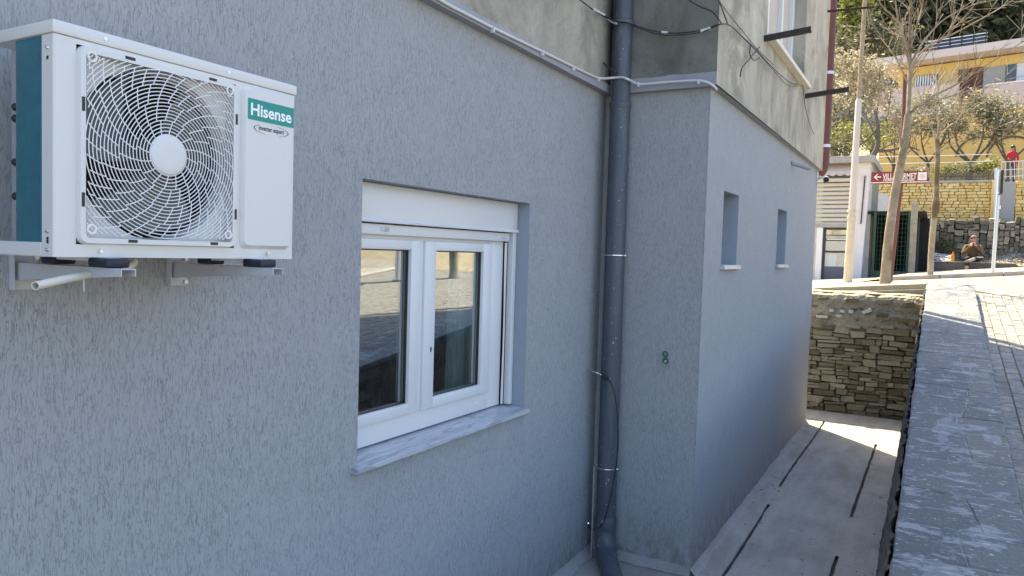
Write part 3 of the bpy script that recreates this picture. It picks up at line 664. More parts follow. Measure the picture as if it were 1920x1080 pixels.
# drain hose with a cable tie
dh = thing('drain_hose', (-1.95, 1.15, -.12), 'short ivory drain hose sticking out below the air conditioner', 'hose')
P = [ax(252, 490, -2.02), ax(243, 499, -2.0), ax(200, 508, -1.96), ax(140, 520, -1.92), ax(66, 536, -1.86)]
pts = spline(P, 6); m = MB(); m.tube(pts, .0105, 14, caps=False); t = (pts[-1]-pts[-2]).normalized()
m.tube([pts[-1], pts[-1]-t*.05], [.0082, .0082], 14, caps=False)
N = 14; m.build('tube', M['hose'], dh, smooth=True, fixn=False)
m = MB(); a = t.cross(Vector((0, 0, 1))).normalized(); b = a.cross(t)
for k in range(14):
    q, w_ = 2*math.pi*k/14, 2*math.pi*(k+1)/14; c = pts[-1]
    m.quad(c+(a*math.cos(q)+b*math.sin(q))*.0105, c+(a*math.cos(w_)+b*math.sin(w_))*.0105, c+(a*math.cos(w_)+b*math.sin(w_))*.0082, c+(a*math.cos(q)+b*math.sin(q))*.0082)
m.build('rim', M['hose'], dh, fixn=False)
P1 = ax(157, 518, -1.935); m = MB(); m.tube([P1, P1+Vector((0, .001, -.04))], [.0016, .0012], 6); m.box(P1.x-.004, P1.x+.004, P1.y-.004, P1.y+.004, P1.z-.006, P1.z+.004); m.build('cable_tie', M['white_pvc'], dh)

# ------------------------------------------------------------------ downpipe in the corner
PC = Vector((-2.145, 5.350, 0)); PR = .076
dp = thing('downpipe', (PC.x, PC.y, -2.3), 'dark grey plastic downpipe standing in the wall corner', 'downpipe')
m = MB(); m.tube([(PC.x, PC.y, z) for z in (-2.12, -1, 0, 1, 1.16)], PR, 28); m.build('pipe', M['pipe'], dp, smooth=True, angle=40)
m = MB(); m.tube([(PC.x, PC.y+.0, z) for z in (1.10, 2, 3, 4, ROOF)], PR*.93, 28); m.build('upper_pipe', M['pipe'], dp, smooth=True, angle=40)
for z in (1.135, 1.745):
    m = MB(); m.tube([(PC.x, PC.y, z-.03), (PC.x, PC.y, z-.012), (PC.x, PC.y, z+.012), (PC.x, PC.y, z+.02)], [PR*1.01, PR*1.09, PR*1.09, PR*.95], 28); m.build('collar', M['pipe'], dp, smooth=True, angle=40)
for z in (0.0, -1.64):
    m = MB(); N = 20
    m.tube([(PC.x+(PR+.004)*math.cos(rad(-175+230*k/N)), PC.y+(PR+.004)*math.sin(rad(-175+230*k/N)), z) for k in range(N+1)], .0048, 8, flat=1.4); c = m.build('clamp', M['chrome'], dp, smooth=True)
    for an in (-178, -8):
        m = MB(); m.ball((PC.x+(PR+.01)*math.cos(rad(an)), PC.y+(PR+.01)*math.sin(rad(an)), z), .012, 10, 6); m.build('clamp_bolt', M['chrome'], c, smooth=True)
m = MB(); m.tube([(PC.x, PC.y, -2.02), (PC.x, PC.y, -2.045), (PC.x, PC.y, -2.12), (PC.x, PC.y, -2.135)], [PR*1.01, PR*1.12, PR*1.12, PR*1.01], 28); m.build('socket', M['pipe'], dp, smooth=True, angle=40)
el = [Vector((PC.x, PC.y, -2.13))+Vector((.16*(1-math.cos(rad(q)))*.55, -.16*(1-math.cos(rad(q)))*.9, -.16*math.sin(rad(q)))) for q in range(0, 81, 10)]
el += [el[-1]+Vector((.08, -.13, -.03)), el[-1]+Vector((.2, -.33, -.08))]
m = MB(); m.tube(el, [PR*1.08]*7+[PR]*4, 24); m.build('elbow', M['pipe'], dp, smooth=True, angle=40)
m = MB(); m.tube([(PC.x-.095, PC.y-.035, z) for z in (-2.36, -1.9, -1.64)], .006, 8); m.build('earth_rod', M['galv'], dp, smooth=True)

# ------------------------------------------------------------------ cables
def cable(name, pts, r, mat, label, cat='cable', k=6, n=6, parent=None):
    m = MB(); m.tube(spline(pts, k), r, n); o = m.build(name, M[mat], parent, smooth=True)
    if label: tag(o, label, cat)
    return o
P = [(-2.235, -1.5, SOF+.06), (-2.235, 1.0, SOF+.062), (-2.235, 2.5, SOF+.06)] + [tuple(ax(x, y, -2.235)) for x, y in ((826, 0), (870, 24), (924, 52), (980, 79), (1040, 108), (1085, 130), (1118, 145))]
P += [tuple(ax(1131, 147, -2.215))] + [tuple(ay(x, y, 5.262)) for x, y in ((1148, 146), (1166, 145), (1176, 148))] + [tuple(ay(x, y, 5.355)) for x, y in ((1190, 155), (1202, 158), (1250, 154), (1300, 151), (1322, 153))] + [tuple(ay(1336, 160, 5.37)), tuple(ay(1344, 168, 5.42))]
wc = cable('white_cable', P, .0088, 'white_cable', 'white cable clipped along the grey ledge below the old storey', 'cable', 6, 8)
for x, y in ((924, 54), (1017, 98), (1075, 127), (1122, 147)):
    c = ax(x, y, -2.232); m = MB(); m.box(c.x-.012, c.x+.012, c.y-.006, c.y+.006, c.z-.022, c.z+.011, .002); m.build('clip', M['white_cable'], wc)
for x, y in ((1197, 157), (1310, 152)):
    c = ay(x, y, 5.352); m = MB(); m.box(c.x-.006, c.x+.006, c.y-.012, c.y+.02, c.z-.022, c.z+.011, .002); m.build('clip', M['white_cable'], wc)
A = lambda x, y: tuple(ax(x, y, -2.20)); B = lambda x, y: tuple(ay(x, y, 5.25)); Bs = lambda x, y: tuple(ay(x, y, 5.34)); C = lambda x, y: tuple(ax(x, y, -1.395))
bt = thing('black_cable_run', Bs(1290, 64), 'thin black cables slung past the downpipe and along the upper wall', 'cable')
cable('strand', [A(1040, -32), A(1085, -2), A(1110, 17), A(1131, 30), B(1155, 40), B(1178, 43), Bs(1200, 51), Bs(1235, 60), Bs(1270, 62), Bs(1315, 57), Bs(1330, 52), C(1352, 45), C(1368, 47), C(1390, 67), C(1415, 90), C(1440, 118), C(1465, 142), C(1486, 157), C(1503, 157)], .0042, 'cable', None, parent=bt)
cable('strand', [A(1046, -36), A(1095, 6), A(1131, 28), B(1157, 41), B(1179, 44), Bs(1200, 54), Bs(1240, 65), Bs(1280, 65), Bs(1320, 59), C(1350, 46), C(1372, 50), C(1392, 70), C(1420, 98), C(1452, 134), C(1478, 160), C(1506, 160)], .0032, 'cable', None, parent=bt)
cable('strand', [Bs(1275, -10), Bs(1310, 11), Bs(1334, 21), C(1346, 34), C(1352, 43)], .0045, 'cable', None, parent=bt)
cable('strand', [C(1340, -14), C(1352, 12), C(1364, 44)], .0045, 'cable', None, parent=bt)
cable('strand', [C(1340, -10), C(1365, 25), C(1388, 53), C(1420, 92), C(1450, 122)], .0032, 'cable', None, parent=bt)
cable('strand', [C(1408, 82), C(1406, 100), C(1413, 113), C(1424, 108)], .0045, 'cable', None, parent=bt)
cable('strand', [C(1424, 88), C(1404, 112), C(1391, 128), C(1388, 144)], .005, 'cable', None, parent=bt)
cable('strand', [C(1505, 160), C(1510, 200), C(1518, 232), C(1526, 252)], .0032, 'cable', None, parent=bt)
for pa, pb, r in ((A(1112, 17), A(1133, 28), .011), (Bs(1314, 58), Bs(1327, 54), .011), (Bs(1328, 54), Bs(1333, 53), .013), (Bs(1241, 60), Bs(1252, 61), .009)):
    m = MB(); m.tube([pa, pb], [r, r*.8], 10); m.build('connector', M['white_pvc'], bt, smooth=True, angle=40)
cable('strand', [A(1132, 29), A(1141, 37), tuple(ay(1150, 43, 5.25)), B(1157, 45), B(1152, 40), B(1147, 38)], .0035, 'white_cable', None, parent=bt)
hs = thing('coax_cable', tuple(ax(1103, 693, -2.27)), 'black cable with metal plug looping in front of the downpipe', 'cable')
Hh = [ax(1103, 692, -2.29), ax(1118, 699, -2.20), ay(1128, 704, 5.245), ay(1140, 711, 5.24)]
cable('lead', [Hh[3], ay(1150, 728, 5.24), ay(1157, 770, 5.245), ay(1159, 830, 5.25), ay(1153, 890, 5.25), ay(1142, 945, 5.25), ay(1128, 985, 5.25), ax(1113, 993, -2.25), ax(1104, 987, -2.28), ax(1103, 980, -2.30)], .0045, 'cable', None, parent=hs)
m = MB(); m.tube([Hh[2], Hh[3]], [.014, .012], 10); m.build('sleeve', M['black'], hs, smooth=True, angle=40)
m = MB(); m.tube([Hh[0], Hh[1], Hh[2]], [.006, .010, .010], 10); m.build('plug', M['chrome'], hs, smooth=True, angle=40)
m = MB(); m.tube([ax(1103, 980, -2.298), ax(1103, 981, -2.27)], .006, 8); m.build('wall_nail', M['chrome'], hs)
m = MB(); m.tube(spline([ax(1132, 118, -2.24), ax(1142, 128, -2.18), ax(1150, 133, -2.12), ax(1158, 137, -2.10)], 5), .007, 6); tag(m.build('bent_wire_stub', M['iron'], smooth=True), 'short bent iron wire sticking out beside the downpipe above the ledge', 'wire')
# figure-of-eight hook
e8 = thing('figure_eight_hook', tuple(ay(1248, 684, SY)), 'small green figure-of-eight hook on the side wall beside the downpipe', 'hook')
c1 = ay(1247.5, 664, SY-.02); c2 = ay(1248.5, 677, SY-.02); m = MB()
for c, r in ((c1, .017), (c2, .017)): m.tube([(c.x+r*math.cos(2*math.pi*k/18), c.y, c.z+r*math.sin(2*math.pi*k/18)*1.15) for k in range(19)], .0056, 6)
m.build('loops', M['green_wire'], e8, smooth=True)
m = MB(); m.tube([(c2.x, SY, c2.z), (c2.x, SY-.03, c2.z)], [.012, .010], 10); m.build('screw', M['chrome'], e8, smooth=True)
m = MB(); m.tube([(c2.x-.02, c2.y, c2.z-.018), (c2.x, c2.y-.006, c2.z-.03), (c2.x+.022, c2.y, c2.z-.014)], .005, 6); m.build('wire_end', M['chrome'], e8, smooth=True)

# ------------------------------------------------------------------ bars, stub pipe, camera, red pipe on the front
def bar(name, a, b, w, h, label, mat='iron'):
    a, b = Vector(a), Vector(b); m = MB(); d = (b-a); L = d.length
    xf = Matrix.Translation(a) @ d.to_track_quat('X', 'Z').to_matrix().to_4x4()
    m.box(0, L, -w/2, w/2, -h, -h+.012, xf=xf); m.box(0, L, -w/2, -w/2+.012, -h+.012, h*.1, xf=xf); return tag(m.build(name, M[mat]), label, 'iron bar', 'iron bars sticking out of the upper wall')
a, b = ay(1430, 70, 6.93), ay(1521, 51, 6.93); bar('iron_bar', (-1.5, 6.93, a.z), b, 0.042, .042, 'rusty angle-iron bar sticking out below the upper window, nearer one')
a, b = ay(1510, 178, 9.32), ay(1592, 164, 9.32); bar('iron_bar', (-1.5, 9.32, a.z), b, 0.05, .045, 'rusty angle-iron bar sticking out below the upper window, farther one')
a, b = ay(1543, 22, 10.8), ay(1640, 13, 10.8); m = MB(); m.tube([(-1.5, 10.8, a.z), b], .016, 8); tag(m.build('iron_rod', M['iron'], smooth=True), 'thin black rod sticking out of the house corner at the top', 'rod')
st = thing('overflow_pipe', (PX, 8.9, 1.09), 'short grey overflow pipe stub poking from the front wall under the ledge', 'pipe')
a, b = Vector((PX, 8.92, 1.098)), ax(1519, 316, -1.30)
m = MB(); m.tube([a, b], .024, 16, caps=False); d = (b-a).normalized(); m.tube([b, a], .019, 16, caps=False); m.build('pipe', M['stub'], st, smooth=True, fixn=False)
m = MB(); m.tube([a+d*.05, a+d*.052], .0185, 16); m.build('bore', M['black'], st)
cc = thing('security_camera', (PX+.03, 11.0, 1.13), 'small white bullet security camera at the far house corner', 'camera')
m = MB(); c = ay(1549, 337, 10.9); m.tube([(c.x-.02, c.y+.16, c.z+.03), (c.x+.002, c.y+.03, c.z+.004), c], [.036, .04, .04], 14); m.build('body', M['white_pvc'], cc, smooth=True, angle=40)
m = MB(); m.tube([c, (c.x+.006, c.y-.03, c.z-.006)], [.036, .034], 14); m.build('lens', M['black'], cc, smooth=True, angle=40)
m = MB(); m.tube([(PX-.02, 11.0, 1.17), (c.x-.02, c.y+.1, c.z+.03)], .014, 8); m.box(PX-.004, PX+.014, 10.92, 11.0, 1.12, 1.22, .004); m.build('mount', M['white_pvc'], cc)
rp = thing('red_downpipe', (-1.435, 11.2, 1.1), 'red-brown metal downpipe at the far corner of the house', 'downpipe')
m = MB(); m.tube([(-1.435, 11.2, z) for z in (1.32, 2, 4, ROOF)], .063, 16); m.tube(spline([(-1.435, 11.2, 1.34), (-1.47, 11.2, 1.24), (-1.6, 11.2, 1.15), (-1.75, 11.2, 1.1)], 5), .062, 14); m.build('pipe', M['red_pipe'], rp, smooth=True, angle=40)
for z in (1.6, 2.6):
    m = MB(); m.tube([(-1.435, 11.2, z-.02), (-1.435, 11.2, z+.02)], .068, 16); m.build('bracket', M['galv'], rp, smooth=True, angle=40)

# ------------------------------------------------------------------ low wall with slate capping
def cap_z(y): return -1.90 + .135*y
lw = thing('low_wall', (.16, 6, -2.3), 'low sloping wall capped with slate slabs and smeared mortar along the path', 'wall')
CL = lambda y: -.118 + .012*mnoise.noise(Vector((y*2.1, 0, 4))) + .006*mnoise.noise(Vector((y*9, 1, 4)))
CRt = lambda y: .452 + .008*mnoise.noise(Vector((y*2.0, 8, 4)))
Y0, Y1 = -2.5, 12.14
m = MB()
def face(u, v):
    y = Y0+(Y1-.03-Y0)*u; zt = cap_z(y)-.055; zb = min(slab_z(y)-.06, zt-.05)
    return (-.135-.15*(1-v)+.022*mnoise.noise(Vector((y*5.4, v*7, 0)))+.03*mnoise.noise(Vector((y*15, v*11, 2)))+.012*mnoise.noise(Vector((y*41, v*29, 3))), y, zb+(zt-zb)*v)
m.grid(face, 520, 14); m.build('wall_face', M['low_wall'], lw, fixn=False)
m = MB(); nn = 150
def bed(u, v):
    y = Y0+(Y1-Y0)*v; x0, x1 = CL(y), CRt(y); x = x0+(x1-x0)*u; e = 0 if 0.02 < u < .98 else -.012
    return (x, y, cap_z(y)+.003+e+.005*mnoise.noise(Vector((x*5, y*5, 1)))+.003*mnoise.noise(Vector((x*17, y*17, 1))))
m.grid(bed, 14, nn)
for side in (0, 1):
    m.grid(lambda u, v: tuple(Vector(bed(side, v))+Vector(((.01 if side == 0 else -.0)*u+.01*mnoise.noise(Vector((v*200, u*3, side))), 0, -.075*u if side == 0 else -.5*u))), 2, nn)
m.quad((-.12, Y1, cap_z(Y1)), (.455, Y1, cap_z(Y1)), (.455, Y1, cap_z(Y1)-.7), (-.12, Y1, cap_z(Y1)-.7)); m.build('mortar_bed', M['cap_mortar'], lw, smooth=True, angle=60, fixn=False)
rr = random.Random(11); y = 1.0; rows = []
while y < Y1-.02:
    h = rr.uniform(.30, .62); y2 = min(y+h, Y1-.005)
    if Y1-y2 < .15: y2 = Y1-.005
    rows.append((y, y2)); y = y2
def rowline(k, x):      # the shared, wandering joint between two rows of slabs
    if k == 0: return rows[0][0]
    if k == len(rows): return rows[-1][1]-.004
    r_ = random.Random(500+k); s_ = r_.uniform(-.22, .22); return rows[k][0]+s_*(x-.16)+.03*mnoise.noise(Vector((x*6, k*3.7, 0)))+.012*mnoise.noise(Vector((x*19, k*3.7, 2)))
for k, (ya, yb) in enumerate(rows):
    ym = (ya+yb)/2; sp = rr.choice([[0, .42, 1], [0, .6, 1], [0, .33, 1], [0, .66, 1], [0, .5, 1], [0, .3, .65, 1], [0, 1]])
    sk_ = [0]+[rr.uniform(-.07, .07) for _ in sp[1:-1]]+[0]
    for q in range(len(sp)-1):
        g = .0022; E0, E1 = CL(ym), CRt(ym); W_ = E1-E0
        xl = lambda t: E0+W_*sp[q]+sk_[q]*(t-.5)+.010*mnoise.noise(Vector((t*4, k*5.1, q*3)))+(g if q else .004)
        xh = lambda t: E0+W_*sp[q+1]+sk_[q+1]*(t-.5)+.010*mnoise.noise(Vector((t*4, k*5.1, (q+1)*3)))-(g if q < len(sp)-2 else .004)
        ou = []; nn_ = 5
        for t in range(nn_): f = t/nn_; x = xl(0)+(xh(0)-xl(0))*f; ou.append((x, rowline(k, x)+g))
        for t in range(nn_): f = t/nn_; x0_ = xh(f); ou.append((x0_, rowline(k, x0_)+g+(rowline(k+1, x0_)-rowline(k, x0_)-2*g)*f))
        for t in range(nn_): f = t/nn_; x = xh(1)+(xl(1)-xh(1))*f; ou.append((x, rowline(k+1, x)-g))
        for t in range(nn_): f = 1-t/nn_; x0_ = xl(f); ou.append((x0_, rowline(k, x0_)+g+(rowline(k+1, x0_)-rowline(k, x0_)-2*g)*f))
        n = len(ou); cxm = sum(p[0] for p in ou)/n; cym = sum(p[1] for p in ou)/n
        m = MB(); pr = rr.uniform(.0035, .007); tx, ty = rr.uniform(-.012, .012), rr.uniform(-.012, .012)
        zf = lambda u, v, e: cap_z(v)+pr+e+(u-cxm)*tx+(v-cym)*ty
        vs = [(u, v, cap_z(v)-.02) for u, v in ou]+[(u, v, zf(u, v, -.003)) for u, v in ou]+[((u-cxm)*.95+cxm, (v-cym)*.95+cym, zf((u-cxm)*.95+cxm, (v-cym)*.95+cym, .001)) for u, v in ou]
        m.add(vs, [(r_*n+i_, r_*n+(i_+1) % n, (r_+1)*n+(i_+1) % n, (r_+1)*n+i_) for r_ in range(2) for i_ in range(n)]+[tuple(2*n+i_ for i_ in range(n))]); m.build('capstone', M['cap_stone'], lw, fixn=False)

# ------------------------------------------------------------------ pavers beside the low wall
pav = tag(link(bpy.data.objects.new('pavement', None), None, (1.5, 6, pav_z(0, 6))), kind='structure')
m = MB(); m.grid(lambda u, v: (.44+4.2*u, -12+24.5*v, pav_z(0, -12+24.5*v)-.014), 2, 20); m.build('bedding', M['paver_bed'], pav)
PWd, PLn = .105, .212
rr = random.Random(5)
pm = []
for k in range(5):
    m = MB(); a, b = PWd/2-.0035, PLn/2-.0035; c = .004
    j = [rr.uniform(-.002, .002) for _ in range(8)]
    vs = [(-a+j[0], -b, -.012), (a, -b+j[1], -.012), (a+j[2], b, -.012), (-a, b+j[3], -.012)]; vs += [(x, y, -c) for x, y, z in vs[:4]]; vs += [(x*(1-c/a), y*(1-c/b), 0) for x, y, z in vs[:4]]
    fs = [(q+i, q+(i+1) % 4, q+4+(i+1) % 4, q+4+i) for q in (0, 4) for i in range(4)]+[(8, 9, 10, 11)]
    m.add(vs, fs); pm.append(m.mesh('paver', M['paver'], fixn=False))
slope = math.atan(.127); stuffm = MB(); cnt = 0
vis = []
for ci in range(int(4.16/PWd)):
    x = .468+PWd*(ci+.5)
    for ri in range(int(24.3/PLn)):
        y = -11.9+PLn*(ri+.5)+(PLn/2 if ci % 2 else 0)
        vis.append((x, y))
def score(p):
    x, y = p
    if y < 3.2 or y > 12.45: return -1
    return 1/y if x < .40+.075*y else -1
near = sorted([p for p in vis if score(p) > 0], key=lambda p: -score(p))[:300]; ns = set(near)
for p in vis:
    tz = rr.uniform(-.003, .003)
    if p in ns: inst('paver', pm[rr.randrange(5)], pav, (p[0], p[1], pav_z(*p)+tz), (slope+rr.uniform(-.012, .012), rr.uniform(-.012, .012), rr.uniform(-.012, .012)))
    else:
        q = .003 if p[0] < 1.9 else .0008; a, b = PWd/2-q, PLn/2-q; tz *= (1 if p[0] < 1.9 else .3); z = lambda yy: pav_z(0, yy)+tz
        stuffm.add([(p[0]-a, p[1]-b, z(p[1]-b)-.012), (p[0]+a, p[1]-b, z(p[1]-b)-.012), (p[0]+a, p[1]+b, z(p[1]+b)-.012), (p[0]-a, p[1]+b, z(p[1]+b)-.012), (p[0]-a, p[1]-b, z(p[1]-b)), (p[0]+a, p[1]-b, z(p[1]-b)), (p[0]+a, p[1]+b, z(p[1]+b)), (p[0]-a, p[1]+b, z(p[1]+b))], [(4, 5, 6, 7), (0, 1, 5, 4), (1, 2, 6, 5), (2, 3, 7, 6), (3, 0, 4, 7)])
tag(stuffm.build('paver_field', M['paver'], pav, fixn=False), kind='stuff')

# ------------------------------------------------------------------ stone wall closing the path
ew = thing('stone_wall', (-.9, 12.0, -2.25), 'rough retaining wall of mossy stones at the end of the path', 'wall')
EWY = 12.02
def joined_stone(seed):
    """a worn block, half extents 1, about 44 triangles"""
    r = random.Random(seed); bm = bmesh.new(); bmesh.ops.create_cube(bm, size=2)
    for v in bm.verts: v.co.x *= r.uniform(.86, 1.0); v.co.y *= r.uniform(.8, 1.0); v.co.z *= r.uniform(.80, 1.0); v.co.x += r.uniform(-.09, .09); v.co.z += r.uniform(-.12, .12)
    bmesh.ops.bevel(bm, geom=list(bm.edges), offset=.13, segments=1, affect='EDGES')
    for v in bm.verts: v.co += Vector((r.uniform(-.06, .06), r.uniform(-.16, .16), r.uniform(-.07, .07)))
    me = bpy.data.meshes.new('stone'); bm.to_mesh(me); bm.free(); return me
def stone_variants(mat, n, s0, fn=None):
    out = []
    for k in range(n):
        me = joined_stone(s0+k); me.materials.append(M[mat]); out.append(me)
    return out
WS = stone_variants('wall_stone', 10, 40)
m = MB(); m.grid(lambda u, v: (-4.5+4.40*u, EWY+.035+.03*mnoise.noise(Vector((u*20, v*9, 0))), -2.5+2.05*v), 60, 24); m.build('joint_core', M['wall_core'], ew, fixn=False)
def pack(x0, x1, z0, z1, step, wr, hr, seed):
    """rubble bond: lay each stone on the lowest free stretch of the wall so far"""
    r = random.Random(seed); n = int((x1-x0)/step); H = [z0+r.uniform(-.02, .02) for _ in range(n)]; g = 0
    for i in range(n): g = g if i % 9 else r.uniform(-.03, .03); H[i] = z0+g
    out = []
    while min(H) < z1 and len(out) < 600:
        i = H.index(min(H)); k = i
        while k < n and abs(H[k]-H[i]) < .012: k += 1
        run = k-i; w = max(2, int(r.uniform(*wr)/step)); w = run if run-w < 3 else w; w = min(w, run)
        h = r.uniform(*hr)*(1.0 if w*step > .1 else .75); nb = [H[q] for q in (i-1, i+w) if 0 <= q < n and H[q] > H[i]+.012]
        if nb and abs(min(nb)-H[i]-h) < .035: h = min(nb)-H[i]
        h = max(.035, h); out.append((x0+(i+w/2)*step, H[i]+h/2, w*step, h)); base = H[i]
        for q in range(i, i+w): H[q] = base+h
    return out
rr = random.Random(3)
for (x, z, w, h) in pack(-2.6, -.10, -2.30, -1.0, .02, (.08, .38), (.036, .115), 17):
    inst('stone', rr.choice(WS), ew, (x, EWY+rr.uniform(-.008, .04), z), (rr.uniform(-.08, .08), rr.uniform(-.06, .06), rr.uniform(-.06, .06)), (w/2*1.0, .075, h/2*1.0))
# crumbling concrete top
m = MB()
def topf(u, v):
    x = -4.5+4.37*u
    prof = [(-1.06, .03), (-1.0, -.02), (-.92, -.03), (-.84, -.02), (-.78, -.06), (-.70, .0), (-.62, -.01), (-.55, -.05), (-.49, -.04), (-.45, .03), (-.435, .12), (-.425, .30), (-.42, .5)]
    k = v*(len(prof)-1); i = min(int(k), len(prof)-2); f = k-i
    zz = prof[i][0]*(1-f)+prof[i+1][0]*f; yy = prof[i][1]*(1-f)+prof[i+1][1]*f
    e = mnoise.noise(Vector((x*4.5, zz*6, 0)))*.04+mnoise.noise(Vector((x*13, zz*17, 4)))*.03+mnoise.noise(Vector((x*37, zz*41, 4)))*.014
    return (x, EWY+.02+yy+e*(1 if v < .8 else .1), zz+.025*mnoise.noise(Vector((x*3, v*3, 7)))+.03*(x+.15)*.0)
m.grid(topf, 330, 60); m.build('crumbling_top', M['wall_top'], ew, fixn=False)
for (px_, py_, w, h) in ((1545, 560, .13, .05), (1600, 563, .17, .06), (1660, 566, .2, .07), (1705, 572, .14, .09), (1655, 590, .16, .06), (1690, 600, .2, .06), (1535, 612, .15, .05), (1600, 612, .22, .06), (1662, 613, .18, .05), (1710, 605, .1, .07)):
    q = ay(px_, py_, EWY); inst('stone', rr.choice(WS), ew, (q.x, EWY-.0+rr.uniform(-.03, .0), q.z), (rr.uniform(-.2, .2), rr.uniform(-.12, .12), rr.uniform(-.1, .1)), (w/2, .07, h/2))
BK = [(ay(1512, 579, EWY), .10, .036, .0), (ay(1560, 582, EWY), .062, .045, .0), (ay(1580, 583, EWY), .062, .04, -.08), (ay(1596, 584, EWY), .062, .05, -.06), (ay(1626, 583, EWY), .125, .05, .42), (ay(1542, 593, EWY), .165, .038, -.02), (ay(1574, 592, EWY), .075, .03, .03)]
for c, w, h, rz in BK:
    m = MB(); m.box(-.5, .5, -.5, .5, -.5, .5, .05); me = m.mesh('brick', M['brick']); inst('brick', me, ew, (c.x, EWY-.035, c.z), (0, -rz, .03), (w, .11, h))
# ------------------------------------------------------------------ streets beyond
def surf(x, y): return terrain(x, y) + .075
rx = [-16, -10, -7, -5, -4, -3, -2.4, -1.8, -1.2, -.8, -.4, -.1, .1, .3, .46, .8, 1.4, 2, 3, 4, 5, 6, 7, 9, 12, 18, 30]; ry = [12.3, 12.31, 12.6, 12.9, 13.2, 13.5, 13.8, 14.2, 15, 16.25]
m = MB(); m.add([(x, y+(.03*mnoise.noise(Vector((x*2, 0, 0))) if y < 12.32 else 0), surf(x, y)-(.2 if q == 0 else 0)) for q, y in enumerate(ry) for x in rx], [(q*len(rx)+i_, q*len(rx)+i_+1, (q+1)*len(rx)+i_+1, (q+1)*len(rx)+i_) for q in range(len(ry)-1) for i_ in range(len(rx)-1)])
tag(m.build('road', M['walk'], fixn=False), kind='structure')
m = MB(); m.grid(lambda u, v: (4.95+9*u, -14+26.75*v, surf(5, -14+26.75*v)), 4, 50); tag(m.build('side_road', M['asphalt'], fixn=False), kind='structure')
kb = tag(link(bpy.data.objects.new('kerb', None), None, (4.8, 4, -1.4)), kind='structure')
for k in range(25):
    y0 = -12+k*1.0; m = MB(); z = lambda yy: pav_z(0, yy)+.02
    m.add([(4.66, y0+.005, z(y0)-.3), (4.94, y0+.005, z(y0)-.3), (4.94, y0+.99, z(y0+1)-.3), (4.66, y0+.99, z(y0+1)-.3), (4.66, y0+.005, z(y0)), (4.94, y0+.005, z(y0)), (4.94, y0+.99, z(y0+1)), (4.66, y0+.99, z(y0+1))], [(4, 5, 6, 7), (0, 1, 5, 4), (1, 2, 6, 5), (2, 3, 7, 6), (3, 0, 4, 7)]); m.build('kerbstone', M['kerb'], kb)
for k in range(20):
    x0 = -.95+k*1.0; m = MB(); z = lambda xx: street_z(xx)+.085
    m.add([(x0+.005, 16.2, z(x0)-.3), (x0+.99, 16.2, z(x0+1)-.3), (x0+.99, 16.42, z(x0+1)-.3), (x0+.005, 16.42, z(x0)-.3), (x0+.005, 16.2, z(x0)), (x0+.99, 16.2, z(x0+1)), (x0+.99, 16.42, z(x0+1)), (x0+.005, 16.42, z(x0))], [(4, 5, 6, 7), (0, 1, 5, 4), (1, 2, 6, 5), (2, 3, 7, 6), (3, 0, 4, 7)]); m.build('kerbstone', M['kerb'], kb)
m = MB(); m.grid(lambda u, v: (-16+46*u, 16.43+10.8*v, street_z(-16+46*u)+.08*smooth((-16+46*u+1.2)/.3)), 60, 6); tag(m.build('sidewalk', M['walk'], fixn=False), kind='structure')

# ------------------------------------------------------------------ trees
def limb(rng, mb, pts, r0, r1, depth, spread, twig_len, density, rmin=.0035):
    pts = spline(pts, 4); N = len(pts)
    mb.tube(pts, [r0+(r1-r0)*i/(N-1) for i in range(N)], 8 if r0 > .03 else 5)
    if depth <= 0: return
    L = sum((pts[i+1]-pts[i]).length for i in range(N-1)); n = max(2, int(L*density))
    for k in range(n):
        f = rng.uniform(.25, 1.0); i = min(int(f*(N-1)), N-2); p = pts[i]; t = (pts[i+1]-pts[i]).normalized()
        d = Vector((rng.gauss(0, 1), rng.gauss(0, 1), rng.gauss(.25, .7))); d -= t*d.dot(t)
        if d.length < 1e-3: continue
        d = (t*rng.uniform(.5, 1.2)+d.normalized()*spread+Vector((0, 0, .25))).normalized(); l = twig_len*rng.uniform(.45, 1.15)*(1.15-.5*f)
        rr_ = max(rmin, (r0+(r1-r0)*f)*rng.uniform(.35, .6)); c = Vector((rng.gauss(0, .12), rng.gauss(0, .12), rng.gauss(.12, .12)))*l
        limb(rng, mb, [p, p+d*l*.5+c*.5, p+d*l+c], rr_, rmin, depth-1, spread, twig_len*.6, density*1.15, rmin)
def pix(Y, *pp): return [ay(x, y, Y+dy) for x, y, dy in pp]
rng = random.Random(21)
t1 = thing('street_tree', tuple(ay(1660, 531, 13.5)), 'leafless pale street tree with forked trunk in front of the red sign', 'tree')
m = MB(); tp = spline(pix(13.5, (1659, 534, 0), (1664, 470, 0), (1671, 410, 0), (1682, 340, 0), (1690, 300, 0), (1698, 258, 0), (1703, 215, 0)), 5)
m.tube(tp, [.076-.020*min(1, i/(len(tp)-1))+.014*max(0, 1-i/3)+.005*mnoise.noise(Vector((i*.7, 0, 0))) for i in range(len(tp))], 14); m.build('trunk', M['bark'], t1, smooth=True, angle=60)
